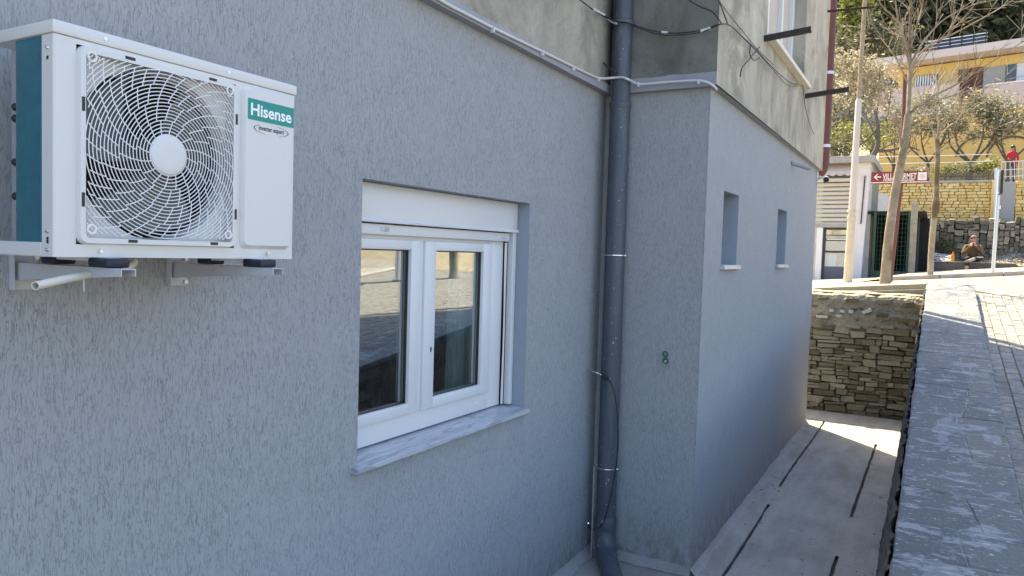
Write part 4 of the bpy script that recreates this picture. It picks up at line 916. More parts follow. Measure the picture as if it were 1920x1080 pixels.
LIMBS = [([(1702, 222, 0), (1706, 150, .1), (1706, 80, .2), (1708, 0, .3), (1710, -90, .5)], .052, .02),
         ([(1692, 290, 0), (1684, 240, -.1), (1664, 205, -.2), (1630, 178, -.35), (1590, 150, -.5), (1555, 110, -.6)], .036, .008),
         ([(1704, 215, 0), (1735, 188, .1), (1790, 160, .2), (1850, 122, .3), (1930, 70, .4)], .034, .009),
         ([(1707, 120, .15), (1730, 80, .2), (1765, 40, .3), (1800, 20, .5), (1840, 2, .6)], .03, .008),
         ([(1706, 100, .2), (1690, 60, .2), (1680, 10, .2), (1676, -60, .3)], .03, .01),
         ([(1706, 130, .1), (1735, 90, -.1), (1790, 62, -.2), (1850, 30, -.3), (1900, 0, -.3)], .026, .008),
         ([(1707, 90, .2), (1722, 40, .4), (1734, -10, .5), (1745, -80, .5)], .028, .01),
         ([(1704, 160, .1), (1680, 110, .3), (1650, 70, .4), (1615, 40, .5)], .022, .006),
         ([(1720, 200, 0), (1790, 178, .2), (1860, 155, .3), (1930, 140, .4)], .018, .006)]
for pp, r0, r1 in LIMBS:
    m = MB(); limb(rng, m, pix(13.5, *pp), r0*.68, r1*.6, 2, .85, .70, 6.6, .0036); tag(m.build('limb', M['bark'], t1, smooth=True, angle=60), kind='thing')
t2 = thing('young_street_tree', tuple(ay(1745, 521, 16.5)), 'slender young leafless tree between the red sign and the grey pole', 'tree')
m = MB(); tp = spline(pix(16.5, (1744, 523, 0), (1747, 460, 0), (1752, 405, 0), (1754, 392, 0), (1756, 340, 0), (1758, 300, 0), (1757, 262, 0)), 4)
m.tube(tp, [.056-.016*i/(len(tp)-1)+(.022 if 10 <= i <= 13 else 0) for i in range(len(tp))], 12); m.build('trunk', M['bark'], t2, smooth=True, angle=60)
for pp, r0, r1 in (([(1757, 266, 0), (1745, 235, 0), (1730, 200, .2), (1720, 160, .3)], .03, .008), ([(1757, 264, 0), (1775, 240, 0), (1795, 225, .2), (1815, 190, .3)], .026, .007), ([(1758, 290, 0), (1790, 268, .2), (1830, 262, .3), (1865, 240, .4)], .02, .006), ([(1757, 268, 0), (1760, 230, .1), (1755, 190, .2), (1762, 150, .3)], .028, .007)):
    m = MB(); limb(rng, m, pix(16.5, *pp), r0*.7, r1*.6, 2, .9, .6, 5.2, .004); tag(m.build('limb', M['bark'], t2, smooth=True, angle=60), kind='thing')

def crown(mb, rng, c, rad3, n, leaf, clusters=26, shell=.55):
    c = Vector(c); cl = []
    for _ in range(clusters):
        d = Vector((rng.gauss(0, 1), rng.gauss(0, 1), rng.gauss(0, 1))).normalized()*(rng.random()**.5*(1-shell)+shell)*rng.uniform(.55, 1.0)
        cl.append((Vector((d.x*rad3[0], d.y*rad3[1], d.z*rad3[2])), rng.uniform(.16, .36)))
    for _ in range(n):
        o, s = rng.choice(cl); p = c+o+Vector((rng.gauss(0, s)*rad3[0], rng.gauss(0, s)*rad3[1], rng.gauss(0, s)*rad3[2]))*.75
        a = Vector((rng.gauss(0, 1), rng.gauss(0, 1), rng.gauss(0, .6))).normalized(); b = a.cross(Vector((rng.gauss(0, 1), rng.gauss(0, 1), rng.gauss(0, 1))))
        if b.length < 1e-3: continue
        b.normalize(); l = leaf*rng.uniform(.6, 1.3); w = l*rng.uniform(.32, .5)
        mb.add([p-a*l, p+b*w, p+a*l, p-b*w], [(0, 1, 2, 3)])
M['leaf_dark'] = leaf_mat('dark_evergreen_leaves', (.032, .044, .026), (.07, .088, .045), (.14, .15, .08))
M['leaf_mid'] = leaf_mat('mid_green_leaves', (.06, .07, .035), (.135, .14, .07), (.30, .285, .16))
M['leaf_ivy'] = leaf_mat('yellow_green_leaves', (.12, .15, .02), (.24, .25, .04), (.36, .34, .08))
M['leaf_olive'] = leaf_mat('grey_olive_leaves', (.12, .115, .07), (.25, .235, .145), (.52, .49, .36))
M['leaf_pale'] = leaf_mat('pale_glistening_leaves', (.18, .155, .09), (.40, .35, .22), (.70, .63, .48))  # the glisten of lit leaves is put into this pale colour
M['leaf_lime'] = leaf_mat('lime_leaves', (.10, .115, .025), (.22, .225, .06), (.42, .40, .13))
def tree(name, px, py, Y, r3, n, leaf, mat, label, cat, group, seed, trunk=.12, forks=0, tmat='bark_dark', clusters=26):
    """crown centred on a photo direction at distance Y, trunk down to the terrain"""
    rng = random.Random(seed); c = ay(px, py, Y); gz = terrain(c.x, Y); t = thing(name, (c.x, Y, gz), label, cat, group)
    m = MB(); crown(m, rng, c, r3, n, leaf, clusters); m.build('crown', M[mat], t, fixn=False)
    m = MB(); top = c+Vector((0, 0, r3[2]*.4))
    if forks == 0: m.tube(spline([(c.x+rng.uniform(-.2, .2), Y, gz-.1), (c.x+rng.uniform(-.15, .15), Y, (gz+c.z)/2), top], 4), [trunk*1.2]+[trunk]*4+[trunk*.8]*3+[trunk*.4], 8)
    else:
        fk = Vector((c.x, Y, gz+(c.z-r3[2]*.75-gz)*.45)); m.tube([(c.x, Y, gz-.1), fk], [trunk*1.15, trunk*.9], 8)
        for k in range(forks):
            a = 2*math.pi*k/forks+rng.random(); e = c+Vector((math.cos(a)*r3[0]*.7, math.sin(a)*r3[1]*.5, rng.uniform(-.2, .5)*r3[2]))
            limb(rng, m, [fk, (fk+e)/2+Vector((math.cos(a)*.25*r3[0], 0, -.1*r3[2])), e], trunk*.6, trunk*.12, 1, .9, r3[0]*.7, 1.6, .012)
    m.build('trunk', M[tmat], t, smooth=True); return t
k = 0
FOREST = [(1560, 40, 64, 3.2, 4.6, 'leaf_mid', 'mid-green tree on the slope just right of the red downpipe'), (1648, 20, 66, 3.4, 5.0, 'leaf_dark', 'dark evergreen behind the pale street tree, left of its trunk'), (1700, -10, 70, 3.2, 5.4, 'leaf_dark', 'dark evergreen straight behind the trunk of the pale street tree'),
          (1752, 15, 66, 3.0, 4.6, 'leaf_dark', 'dark evergreen above the left end of the roof railing'), (1800, -5, 68, 3.2, 5.0, 'leaf_dark', 'dark evergreen above the middle of the roof railing'), (1850, 10, 66, 3.2, 4.6, 'leaf_dark', 'dark evergreen above the right end of the roof railing'),
          (1905, 5, 68, 3.6, 5.0, 'leaf_dark', 'dark evergreen at the top right edge of the picture'), (1600, -60, 74, 4.0, 5.0, 'leaf_dark', 'tall dark evergreen highest behind the yellow-green tree'),
          (1740, -80, 80, 4.5, 5.5, 'leaf_dark', 'dark evergreen on the ridge behind the street tree top'), (1850, -80, 80, 4.5, 5.5, 'leaf_dark', 'dark evergreen on the ridge above the roof railing end'), (1940, -70, 80, 4.5, 5.5, 'leaf_dark', 'dark evergreen on the ridge at the right edge')]
for px, py, Y, r, h, mt, lab in FOREST:
    k += 1; tree('evergreen_tree', px, py, Y, (r, r*.9, h), 2600, .34, mt, lab, 'tree', 'trees on the hillside', 100+k, .2, clusters=40)
tree('ivy_covered_tree', 1603, 50, 54, (1.0, .9, 3.4), 2400, .20, 'leaf_ivy', 'narrow yellow-green ivy-clad tree on the hillside', 'tree', 'trees on the hillside', 201, .14, clusters=30)
tree('hill_shrub', 1565, 95, 50, (1.7, 1.2, 1.7), 1500, .17, 'leaf_mid', 'green shrub beside the red downpipe below the hillside trees', 'shrub', 'shrubs on the slope', 202, .07)
tree('hill_shrub', 1650, 78, 53, (1.7, 1.2, 1.5), 1300, .18, 'leaf_mid', 'green shrub against the left end of the yellow house roof', 'shrub', 'shrubs on the slope', 203, .07)
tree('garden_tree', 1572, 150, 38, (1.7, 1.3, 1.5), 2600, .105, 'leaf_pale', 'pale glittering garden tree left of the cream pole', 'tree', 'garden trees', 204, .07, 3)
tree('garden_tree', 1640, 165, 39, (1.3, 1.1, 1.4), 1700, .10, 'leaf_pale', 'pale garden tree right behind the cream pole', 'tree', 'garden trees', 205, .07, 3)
tree('garden_tree', 1575, 225, 36, (1.5, 1.1, 1.2), 2300, .10, 'leaf_olive', 'olive-coloured garden tree right above the booth roof', 'tree', 'garden trees', 206, .07, 3)
tree('lime_shrub', 1605, 262, 34, (1.5, .9, .8), 1600, .085, 'leaf_lime', 'lime green shrub above the booth roof', 'shrub', 'garden shrubs', 207, .04)
tree('lime_shrub', 1560, 285, 33, (1.0, .7, .6), 900, .08, 'leaf_mid', 'dark green shrub above the left end of the booth roof', 'shrub', 'garden shrubs', 208, .04)
tree('garden_tree', 1745, 218, 39, (1.5, 1.1, 1.15), 2000, .09, 'leaf_olive', 'grey-olive garden tree below the shuttered window', 'tree', 'garden trees', 209, .08, 4)
tree('garden_tree', 1826, 222, 38, (1.6, 1.1, 1.05), 2300, .09, 'leaf_olive', 'grey-olive garden tree with forked dark trunk below the red door', 'tree', 'garden trees', 210, .10, 4)
tree('garden_tree', 1895, 220, 38, (1.3, 1.0, .95), 1900, .09, 'leaf_olive', 'grey-olive garden tree below the pink balcony at the right edge', 'tree', 'garden trees', 211, .08, 3)
tree('garden_tree', 1680, 235, 37, (1.0, .9, .9), 900, .085, 'leaf_olive', 'thin grey-olive garden tree behind the pale street tree', 'tree', 'garden trees', 212, .07, 3)
tree('garden_shrub', 1812, 318, 32.6, (.75, .4, .35), 800, .06, 'leaf_mid', 'dark green shrub on the yellow wall above its middle', 'shrub', 'garden shrubs', 213, .03)
tree('garden_shrub', 1857, 314, 32.4, (.45, .35, .38), 600, .055, 'leaf_lime', 'bright green shrub at the right end of the yellow wall', 'shrub', 'garden shrubs', 214, .03)
tree('garden_shrub', 1775, 322, 32.8, (.5, .35, .3), 500, .055, 'leaf_lime', 'yellow-green shrub on the yellow wall behind the young tree', 'shrub', 'garden shrubs', 215, .03)
tree('garden_shrub', 1720, 325, 33, (.6, .35, .35), 500, .06, 'leaf_olive', 'olive shrub just above the red sign', 'shrub', 'garden shrubs', 216, .03)
# old bent dark tree left of the street tree
ob = thing('bent_tree', tuple(ay(1632, 330, 29.5)), 'dark bent leafless tree behind the booth roof and sign', 'tree')
m = MB(); rng = random.Random(8)
limb(rng, m, pix(29.5, (1630, 335, 0), (1634, 300, 0), (1645, 275, 0), (1646, 240, 0), (1640, 205, 0)), .12, .05, 2, .9, 1.2, 1.2, .012); m.build('trunk', M['bark_dark'], ob, smooth=True)
m = MB(); limb(rng, m, pix(29.5, (1645, 283, 0), (1668, 282, 0), (1700, 275, .3), (1725, 282, .5)), .07, .02, 2, .9, 1.0, 1.2, .012); m.build('limb', M['bark_dark'], ob, smooth=True)
m = MB(); limb(rng, m, pix(29.5, (1646, 240, 0), (1615, 270, 0), (1590, 262, .2)), .05, .015, 2, .9, .8, 1.2, .012); m.build('limb', M['bark_dark'], ob, smooth=True)

# ------------------------------------------------------------------ booth with roller shutter
BY = 24.0
M['booth'] = concrete('booth_render', (.52, .50, .47)); M['slat'] = simple('cream_shutter_slat', (.48, .465, .42), .55, .08, 6); M['awning'] = simple('faded_beige_awning', (.56, .44, .34), .9, .12, 5)
M['dark_frame'] = simple('dark_door_frame', (.04, .04, .05), .5, .2, 8); M['blue_panel'] = simple('slate_blue_panel', (.10, .11, .15), .5, .1, 5); M['paper'] = simple('white_notice', (.62, .63, .62), .8, .06, 8)
bo = thing('booth', tuple(ay(1570, 527, BY)), 'small street booth with cream roller shutter, awning and dark glazed door', 'booth')
def xr(px, py=420, Y=BY): return ay(px, py, Y).x
def zr(py, px=1570, Y=BY): return ay(px, py, Y).z
xl, xrr = xr(1500), xr(1631, 420)
m = MB(); m.box(xl, xr(1540), BY+.02, BY+3, zr(540), zr(303)); m.box(xr(1540), xrr-.02, BY+.35, BY+3, zr(540), zr(303)); m.build('wall', M['booth'], bo)
m = MB(); m.box(xl, xr(1642, 300), BY-.35, BY+3.2, zr(308), zr(296), .01); m.build('roof', M['kerb'], bo)
m = MB(); x0, x1 = xr(1530, 320), xr(1601, 320); nn = 40
def aw(u, v): 
    x = x0+(x1-x0)*u; z = zr(309)+(zr(330)-zr(309))*v - (0.05*abs(math.sin(u*math.pi*5)) if v == 1 else 0); return (x, BY-.05-.45*v, z)
m.grid(aw, nn, 3); m.build('awning', M['awning'], bo)
m = MB(); m.box(x0, x1, BY-.12, BY+.12, zr(341), zr(335)); m.build('shutter_housing', simple('pale_blue_housing', (.50, .53, .56), .5), bo)
z0, z1 = zr(424), zr(342); ns_ = 10
for q in range(ns_):
    za = z0+(z1-z0)*q/ns_; zb = z0+(z1-z0)*(q+1)/ns_
    m = MB(); hh = zb-za; m.prism([(BY+.03, za+hh*.06), (BY-.005, za+hh*.12), (BY-.03, za+hh*.45), (BY-.02, za+hh*.80), (BY+.03, zb-hh*.04)], lambda u, v, d: (d, u, v), xr(1529), xr(1599)); m.build('slat', M['slat'], bo)
m = MB(); m.box(xr(1529), xr(1599), BY+.04, BY+.34, zr(424), zr(338)); m.build('shutter_back', M['dark_frame'], bo)
m = MB(); m.box(xr(1522), xr(1598), BY-.03, BY+.3, zr(426.5), zr(419), .004); m.build('lintel', M['kerb'], bo)
m = MB(); m.box(xr(1530, 475), xr(1541, 475), BY-.05, BY+.2, zr(530), zr(427)); m.build('white_jamb', M['white_steel'], bo)
dr = sub('door', bo, (xr(1565), BY+.1, zr(527)))
dx0, dx1, dz0, dz1 = xr(1540, 475), xr(1594, 475), zr(527), zr(427)
m = MB()
for a, b, c, d in ((dx0, dx0+.09, dz0, dz1), (dx1-.09, dx1, dz0, dz1), (dx0+.09, dx1-.09, dz1-.06, dz1), (dx0+.09, dx1-.09, zr(452), zr(447)), (dx0+.09, dx1-.09, zr(474), zr(470))): m.box(a, b, BY+.08, BY+.16, c, d)
m.build('frame', M['dark_frame'], dr)
m = MB(); m.box(dx0+.09, dx1-.09, BY+.13, BY+.14, zr(500), dz1-.06); m.build('pane', M['glass'], dr)
m = MB(); m.box(dx0+.09, dx1-.09, BY+.1, BY+.15, dz0, zr(500)); m.build('panel', M['blue_panel'], dr)
m = MB(); m.box(dx0+.12, dx1-.12, BY+.07, BY+.12, zr(450), zr(447.5)); m.build('rail', M['galv'], dr)
m = MB(); m.box(xr(1545, 485), xr(1568, 485), BY+.115, BY+.12, zr(499), zr(473)); m.build('notice', M['paper'], dr)
m = MB(); m.box(dx0, dx1, BY+.28, BY+.3, dz0, dz1); m.build('inner_blind', simple('grey_blind', (.20, .19, .165), .8, .2, 3), dr)
m = MB(); m.prism([(xr(1597, 525), zr(530)), (xr(1614, 525), zr(530)), (xr(1633, 312), zr(306)), (xr(1607, 312), zr(306))], lambda u, v, d: (u, d, v), BY-.12, BY+.5); m.build('pillar', simple('white_washed_pillar', (.60, .585, .60), .9, .14, 3, bump=.5), bo)
m = MB(); m.box(xr(1616, 420), xr(1630, 420), BY+.42, BY+3, zr(530), zr(307)); m.build('pillar_flank', M['wall_top'], bo)
m = MB(); m.tube([ay(1622, 330, BY-.15), ay(1614, 420, BY-.15)], .018, 6); m.build('conduit', M['iron'], bo)

# ------------------------------------------------------------------ cream pole
UY = 16.0
up = thing('utility_pole', tuple(ay(1591, 527, UY)), 'tall cream concrete pole in front of the booth', 'pole')
pb = ay(1591, 527, UY); M['pole'] = concrete('cream_pole', (.56, .50, .40), scale=1.3)
def pz(py): return ay(1600, py, UY).z
m = MB(); xa = ay(1591, 500, UY).x
m.tube([(xa, UY, pz(530)), (xa+.01, UY, pz(410)), (xa+.01, UY, pz(406))], [.082, .072, .072], 16); m.build('foot', M['pole'], up, smooth=True, angle=40)
for a, b in ((411, 405), (398, 393)): m = MB(); m.tube([(xa+.01, UY, pz(a)), (xa+.01, UY, pz(b))], .082, 16); m.build('collar', M['pole'], up, smooth=True, angle=40)
m = MB(); m.tube([(xa+.012, UY, pz(405)), (xa+.03, UY, pz(190)), (xa+.03, UY, pz(186))], [.066, .056, .042], 16); m.build('shaft', simple('grey_cream_shaft', (.52, .49, .45), .8, .1, 3), up, smooth=True, angle=40)
m = MB(); m.tube([(xa+.03, UY, pz(188)), (xa+.05, UY, pz(0)), (xa+.05, UY, pz(-120))], [.042, .038, .036], 12); m.build('upper_shaft', simple('weathered_shaft', (.30, .25, .17), .85, .2, 3), up, smooth=True, angle=40)

# ------------------------------------------------------------------ red direction sign
SGY = 14.6
sg = thing('direction_sign', tuple(ay(1668, 528, SGY)), 'dark red direction sign with white arrow on a brown post behind the tree', 'sign')
m = MB(); m.tube([ay(1669, 532, SGY+.06), ay(1690, 345, SGY+.06), ay(1697, 140, SGY+.06)], .032, 12); m.build('post', M['red_pipe'], sg, smooth=True, angle=40)
c0, c1, c2, c3 = ay(1634, 322.5, SGY), ay(1740, 320.5, SGY), ay(1740, 345, SGY), ay(1634, 343.5, SGY)
X0, X1, Z0, Z1 = c0.x, c1.x, (c2.z+c3.z)/2, (c0.z+c1.z)/2
M['sign_red'] = simple('sign_red', (.235, .028, .028), .45, .06, 4); M['sign_white'] = simple('sign_white', (.78, .75, .73), .5, .03, 4)
m = MB(); m.box(X0, X1, SGY, SGY+.02, Z0, Z1); bd = m.build('board', M['sign_red'], sg)
SF = lambda cu, cv: (lambda u, v, d: (cu+u, SGY-d, cv+v)); H = Z1-Z0; Wd = X1-X0
m = MB(); m.box(X0, X1, SGY-.004, SGY-.001, Z0+.015, Z0+.03); m.build('stripe', M['sign_white'], bd)
text_mb('VILLA PËRMET', .135*H/.2, SF(X0+Wd*.51, Z0+H*.66), 0, .004, .003, Wd*.60).build('lettering', M['sign_white'], bd)
text_mb('Hotel & Restaurant', .062*H/.2, SF(X0+Wd*.50, Z0+H*.30), 0, .004, .001, Wd*.55).build('small_lettering', M['sign_white'], bd)
m = MB(); ca, cb = X0+Wd*.115, Z0+H*.58; s_ = H*.28
m.add([SF(ca, cb)(u*s_, v*s_, .004) for u, v in ((-1, 0), (-.1, .9), (.22, .9), (-.42, .17), (1, .17), (1, -.17), (-.42, -.17), (.22, -.9), (-.1, -.9))], [(0, 1, 2, 3), (0, 3, 4, 5, 6), (0, 6, 7, 8)]); m.build('arrow', M['sign_white'], bd, fixn=False)
m = MB(); m.box(X0+Wd*.83, X0+Wd*.985, SGY-.004, SGY-.001, Z0+H*.24, Z1-H*.1); m.build('pale_square', M['sign_white'], bd)
m = MB(); m.ball((X0+Wd*.907, SGY-.004, Z0+H*.57), H*.2, 10, 6, (1.2, .02, 1)); m.build('crest', simple('pale_crest', (.62, .62, .55), .6), bd)

# ------------------------------------------------------------------ grey post with side-on plate
gp = thing('sign_pole', tuple(ay(1860, 518, 17)), 'thin grey metal pole carrying a narrow black plate', 'pole')
a, b = ay(1861, 520, 17), ay(1875, 318, 17); m = MB(); m.tube([a, b], .033, 12); m.build('pole', M['galv'], gp, smooth=True, angle=40)
p0, p1 = ay(1876, 320, 16.9), ay(1870, 365, 16.9); m = MB(); m.box(p1.x+.03, p1.x+.075, 16.75, 17.2, p1.z, p0.z, .008); m.build('plate', M['black'], gp)
m = MB(); m.box(p1.x-.0, p1.x+.03, 16.95, 17.05, p1.z+.02, p1.z+.06); m.build('clamp', M['chrome'], gp)
th = thing('thin_pole', tuple(ay(1866, 340, 30.6)), 'thin upright pipe beside the grey gate panel', 'pole'); m = MB(); m.tube([ay(1864, 420, 30.6), ay(1868, 315, 30.6)], .05, 8); m.build('pipe', M['galv'], th, smooth=True)

# ------------------------------------------------------------------ mesh gate, void and terrace
GY = 24.2
gt = thing('mesh_gate', tuple(ay(1665, 522, GY)), 'dark green wire mesh gate beside the booth closing a dark store', 'gate')
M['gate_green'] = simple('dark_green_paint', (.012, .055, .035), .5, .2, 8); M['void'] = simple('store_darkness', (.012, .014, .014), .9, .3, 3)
for px0, px1 in ((1636, 1641), (1700, 1705)):
    m = MB(); m.box(xr(px0, 460, GY), xr(px1, 460, GY), GY-.04, GY+.04, zr(526, 1665, GY), zr(398, 1665, GY)); m.build('gate_post', M['gate_green'], gt)
m = MB(); m.box(xr(1641, 460, GY), xr(1700, 460, GY), GY-.02, GY+.02, zr(524, 1665, GY), zr(508, 1665, GY)); m.build('kick_plate', M['gate_green'], gt)
x0, x1, z0, z1 = xr(1641, 460, GY), xr(1700, 460, GY), zr(508, 1665, GY), zr(398, 1665, GY)
for q in range(9):
    x = x0+(x1-x0)*(q+.5)/9; m = MB(); m.tube([(x, GY, z0), (x, GY, z1)], .006, 5); m.build('wire', M['gate_green'], gt)
for q in range(13):
    z = z0+(z1-z0)*(q+.5)/13; m = MB(); m.tube([(x0, GY-.012, z), (x1, GY-.012, z)], .006, 5); m.build('wire', M['gate_green'], gt)
vx0, vx1, vz1 = xr(1630, 460, GY), xr(1738, 460, GY), zr(397, 1665, GY)
sh = thing('terrace_slab', (vx0, 25.5, vz1), 'dark terrace deck over the store behind the mesh gate', 'terrace')
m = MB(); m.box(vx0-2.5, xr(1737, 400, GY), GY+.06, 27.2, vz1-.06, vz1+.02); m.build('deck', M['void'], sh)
m = MB(); m.box(vx0-2.5, vx1, 26.6, 26.8, -1, vz1-.07); m.box(vx0-.15, vx0-.05, GY+.5, 26.6, -1, vz1-.07); m.box(xr(1712, 460, GY), xr(1712, 460, GY)+.1, GY+.5, 26.6, -1, vz1-.07); m.build('store_wall', M['void'], sh)  # near-black walls carry the store's inner darkness in their colour
cp = thing('concrete_post', tuple(ay(1708, 521, GY-.1)), 'upright concrete fence post right of the mesh gate', 'post')
m = MB(); a, b = ay(1708, 523, GY-.1), ay(1714, 380, GY-.1); m.box(a.x-.085, a.x+.085, GY-.2, GY-.04, a.z, b.z, .015); m.build('shaft', M['wall_top'], cp)
m = MB(); m.box(a.x-.055, a.x+.055, GY-.17, GY-.07, b.z, b.z+.05, .01); m.build('cap', M['wall_top'], cp)

# ------------------------------------------------------------------ parked car on the terrace
cr = thing('parked_car', (-4.3, 28.9, 1.46), 'silver white car parked on the terrace behind the booth', 'car')
cx, cz, cyn = ay(1668, 380, 28.9).x, 1.46, 28.9
M['car_paint'] = simple('silver_car_paint', (.62, .62, .58), .25, .03, 3); M['car_glass'] = simple('dark_car_glass', (.03, .04, .045), .08, .1, 3, spec=.8); M['tyre'] = M['rubber']
side = [(-3.9, .35), (-3.95, .75), (-3.7, 1.05), (-3.2, 1.48), (-1.9, 1.52), (-1.15, 1.36), (-.45, .98), (.0, .82), (.12, .55), (.1, .30)]
m = MB(); m.prism(side, lambda u, v, d: (cx+u, d, cz+v), cyn-.8, cyn+.8); body = m.build('body', M['car_paint'], cr)
for w0 in ([(-3.1, 1.02), (-2.95, 1.40), (-2.2, 1.43), (-2.15, 1.02)], [(-2.05, 1.02), (-2.1, 1.43), (-1.5, 1.38), (-.72, 1.0)]):
    m = MB(); m.prism(w0, lambda u, v, d: (cx+u, d, cz+v), cyn-.812, cyn-.795); m.build('side_window', M['car_glass'], cr)
m = MB(); m.add([(cx-1.13, cyn-.7, cz+1.365), (cx-1.13, cyn+.7, cz+1.365), (cx-.43, cyn+.72, cz+.99), (cx-.43, cyn-.72, cz+.99)], [(0, 1, 2, 3)]); m.v = [(x+.006, y, z+.012) for x, y, z in m.v]; m.build('windscreen', M['car_glass'], cr)
m = MB(); m.ball((cx-.78, cyn-.88, cz+1.0), .1, 10, 6, (.7, .8, .7)); m.build('wing_mirror', M['car_paint'], cr, smooth=True)
for u in (-3.1, -.7):
    for s_ in (-1, 1):
        m = MB(); m.tube([(cx+u, cyn+s_*.68, cz+.31), (cx+u, cyn+s_*.83, cz+.31)], .31, 20); wl = m.build('wheel', M['tyre'], cr, smooth=True, angle=40)
        m = MB(); m.tube([(cx+u, cyn+s_*.80, cz+.31), (cx+u, cyn+s_*.84, cz+.31)], .19, 16); m.build('rim', M['galv'], wl, smooth=True, angle=40)
for s_ in (-.6, .6): m = MB(); m.ball((cx+.02, cyn+s_, cz+.70), .12, 10, 6, (.5, 1.2, .6)); m.build('headlight', M['glass'], cr, smooth=True)

# ------------------------------------------------------------------ ledge, rubble wall, yellow stone wall
LY = 27.0
lg = thing('concrete_ledge', tuple(ay(1790, 510, LY)), 'low dark concrete ledge the seated person sits on', 'ledge')
lx0, lx1 = xr(1712, 500, LY), xr(1905, 500, LY); ltop = zr(492.5, 1790, LY)
m = MB(); n = 40
m.grid(lambda u, v: (lx0+(lx1-lx0)*u, LY-.02*v, -.7+(ltop+.7+.1*u*0)*v+.01*mnoise.noise(Vector((u*12, v*3, 0)))), n, 3); m.grid(lambda u, v: (lx0+(lx1-lx0)*u, LY-.02+.9*v, ltop+.01*mnoise.noise(Vector((u*12, 3, 0)))), n, 2)
m.quad((lx0, LY-.02, -.7), (lx0, LY+.9, -.7), (lx0, LY+.9, ltop), (lx0, LY-.02, ltop)); m.build('ledge_block', concrete('dark_ledge_concrete', (.145, .14, .135)), lg, fixn=False)
m = MB(); m.box(lx0, lx1, LY-.05, LY+.25, ltop+.012, ltop+.035, .006); m.build('ledge_nosing', M['kerb'], lg)
rw = thing('rubble_wall', tuple(ay(1800, 488, 28)), 'grey dry rubble wall of round stones behind the seated person', 'wall')
M['rubble'] = stone_mat('rubble_stone', [(.10, .095, .08), (.16, .15, .125), (.21, .19, .155), (.28, .25, .20), (.32, .29, .24)], (.08, .09, .035), bscale=9, moss_amt=.35)
RS = stone_variants('rubble', 8, 70); rr = random.Random(9); RY = 28.0
rx0, rx1 = xr(1717, 450, RY), 4.6
m = MB(); m.quad((rx0, RY+.08, -.3), (rx1, RY+.08, -.3), (rx1, RY+.08, 1.40), (rx0, RY+.08, 1.40)); m.quad((rx0, RY+.08, 1.40), (rx1, RY+.08, 1.40), (rx1, RY+.5, 1.42), (rx0, RY+.5, 1.42)); m.quad((rx0, RY+.08, -.3), (rx0, 28.6, -.3), (rx0, 28.6, 1.4), (rx0, RY+.08, 1.4)); m.build('rubble_core', M['wall_core'], rw, fixn=False)
for (x, z, w, h) in pack(rx0, rx1, .02, 1.36, .03, (.12, .40), (.09, .25), 23):
    inst('stone', rr.choice(RS), rw, (x, RY+rr.uniform(-.03, .06), z), (rr.uniform(-.12, .12), rr.uniform(-.18, .18), rr.uniform(-.15, .15)), (w/2*1.0, .13, h/2*1.0))
# gravel bank at the foot, on the right
m = MB(); rr = random.Random(4)
for _ in range(900):
    x = rr.uniform(1.05, 4.5); v = rr.random(); y = 27.0+.95*v; zz = ltop-.02+(.42*v)*min(1, (x-.9)/.7); s_ = rr.uniform(.02, .055)
    a = [Vector((rr.uniform(-1, 1), rr.uniform(-1, 1), rr.uniform(-.7, .7))).normalized()*s_ for _ in range(4)]; m.add([Vector((x, y, zz))+q for q in a], [(0, 1, 2), (0, 2, 3), (0, 3, 1), (1, 3, 2)])
m.grid(lambda u, v: (1.0+3.6*u, 26.95+1.0*v, ltop-.05+.42*v*min(1, u*5)+.02*mnoise.noise(Vector((u*20, v*6, 0)))), 30, 8); tag(m.build('gravel_bank', M['rubble'], fixn=False), 'loose gravel bank against the foot of the rubble wall', 'gravel', kind='stuff')
m = MB(); rr = random.Random(14)
for _ in range(500):
    c = ay(rr.gauss(1775, 11), rr.gauss(462, 7), 27.75); a = rr.uniform(0, 6.28); l = rr.uniform(.06, .16); b = Vector((math.cos(a)*.4, math.sin(a)*.2, 1)).normalized()*l; w = Vector((math.sin(a), -math.cos(a), 0))*.012
    m.add([c-w, c+w, c+b], [(0, 1, 2)])
tag(m.build('grass_tuft', M['leaf_mid'], fixn=False), 'green grass tuft growing out of the rubble wall', 'grass', kind='stuff')
m = MB(); rr = random.Random(15)
for _ in range(900):
    c = Vector((rr.uniform(-.8, 2.4), 30.7+rr.uniform(-.2, .2), 1.42)); a = rr.uniform(0, 6.28); l = rr.uniform(.06, .2); b = Vector((math.cos(a)*.5, math.sin(a)*.3, 1)).normalized()*l; w = Vector((math.sin(a), -math.cos(a), 0))*.016
    m.add([c-w, c+w, c+b], [(0, 1, 2)])
tag(m.build('grass_strip', M['leaf_mid'], fixn=False), 'strip of low weeds along the foot of the yellow wall', 'grass', kind='stuff')

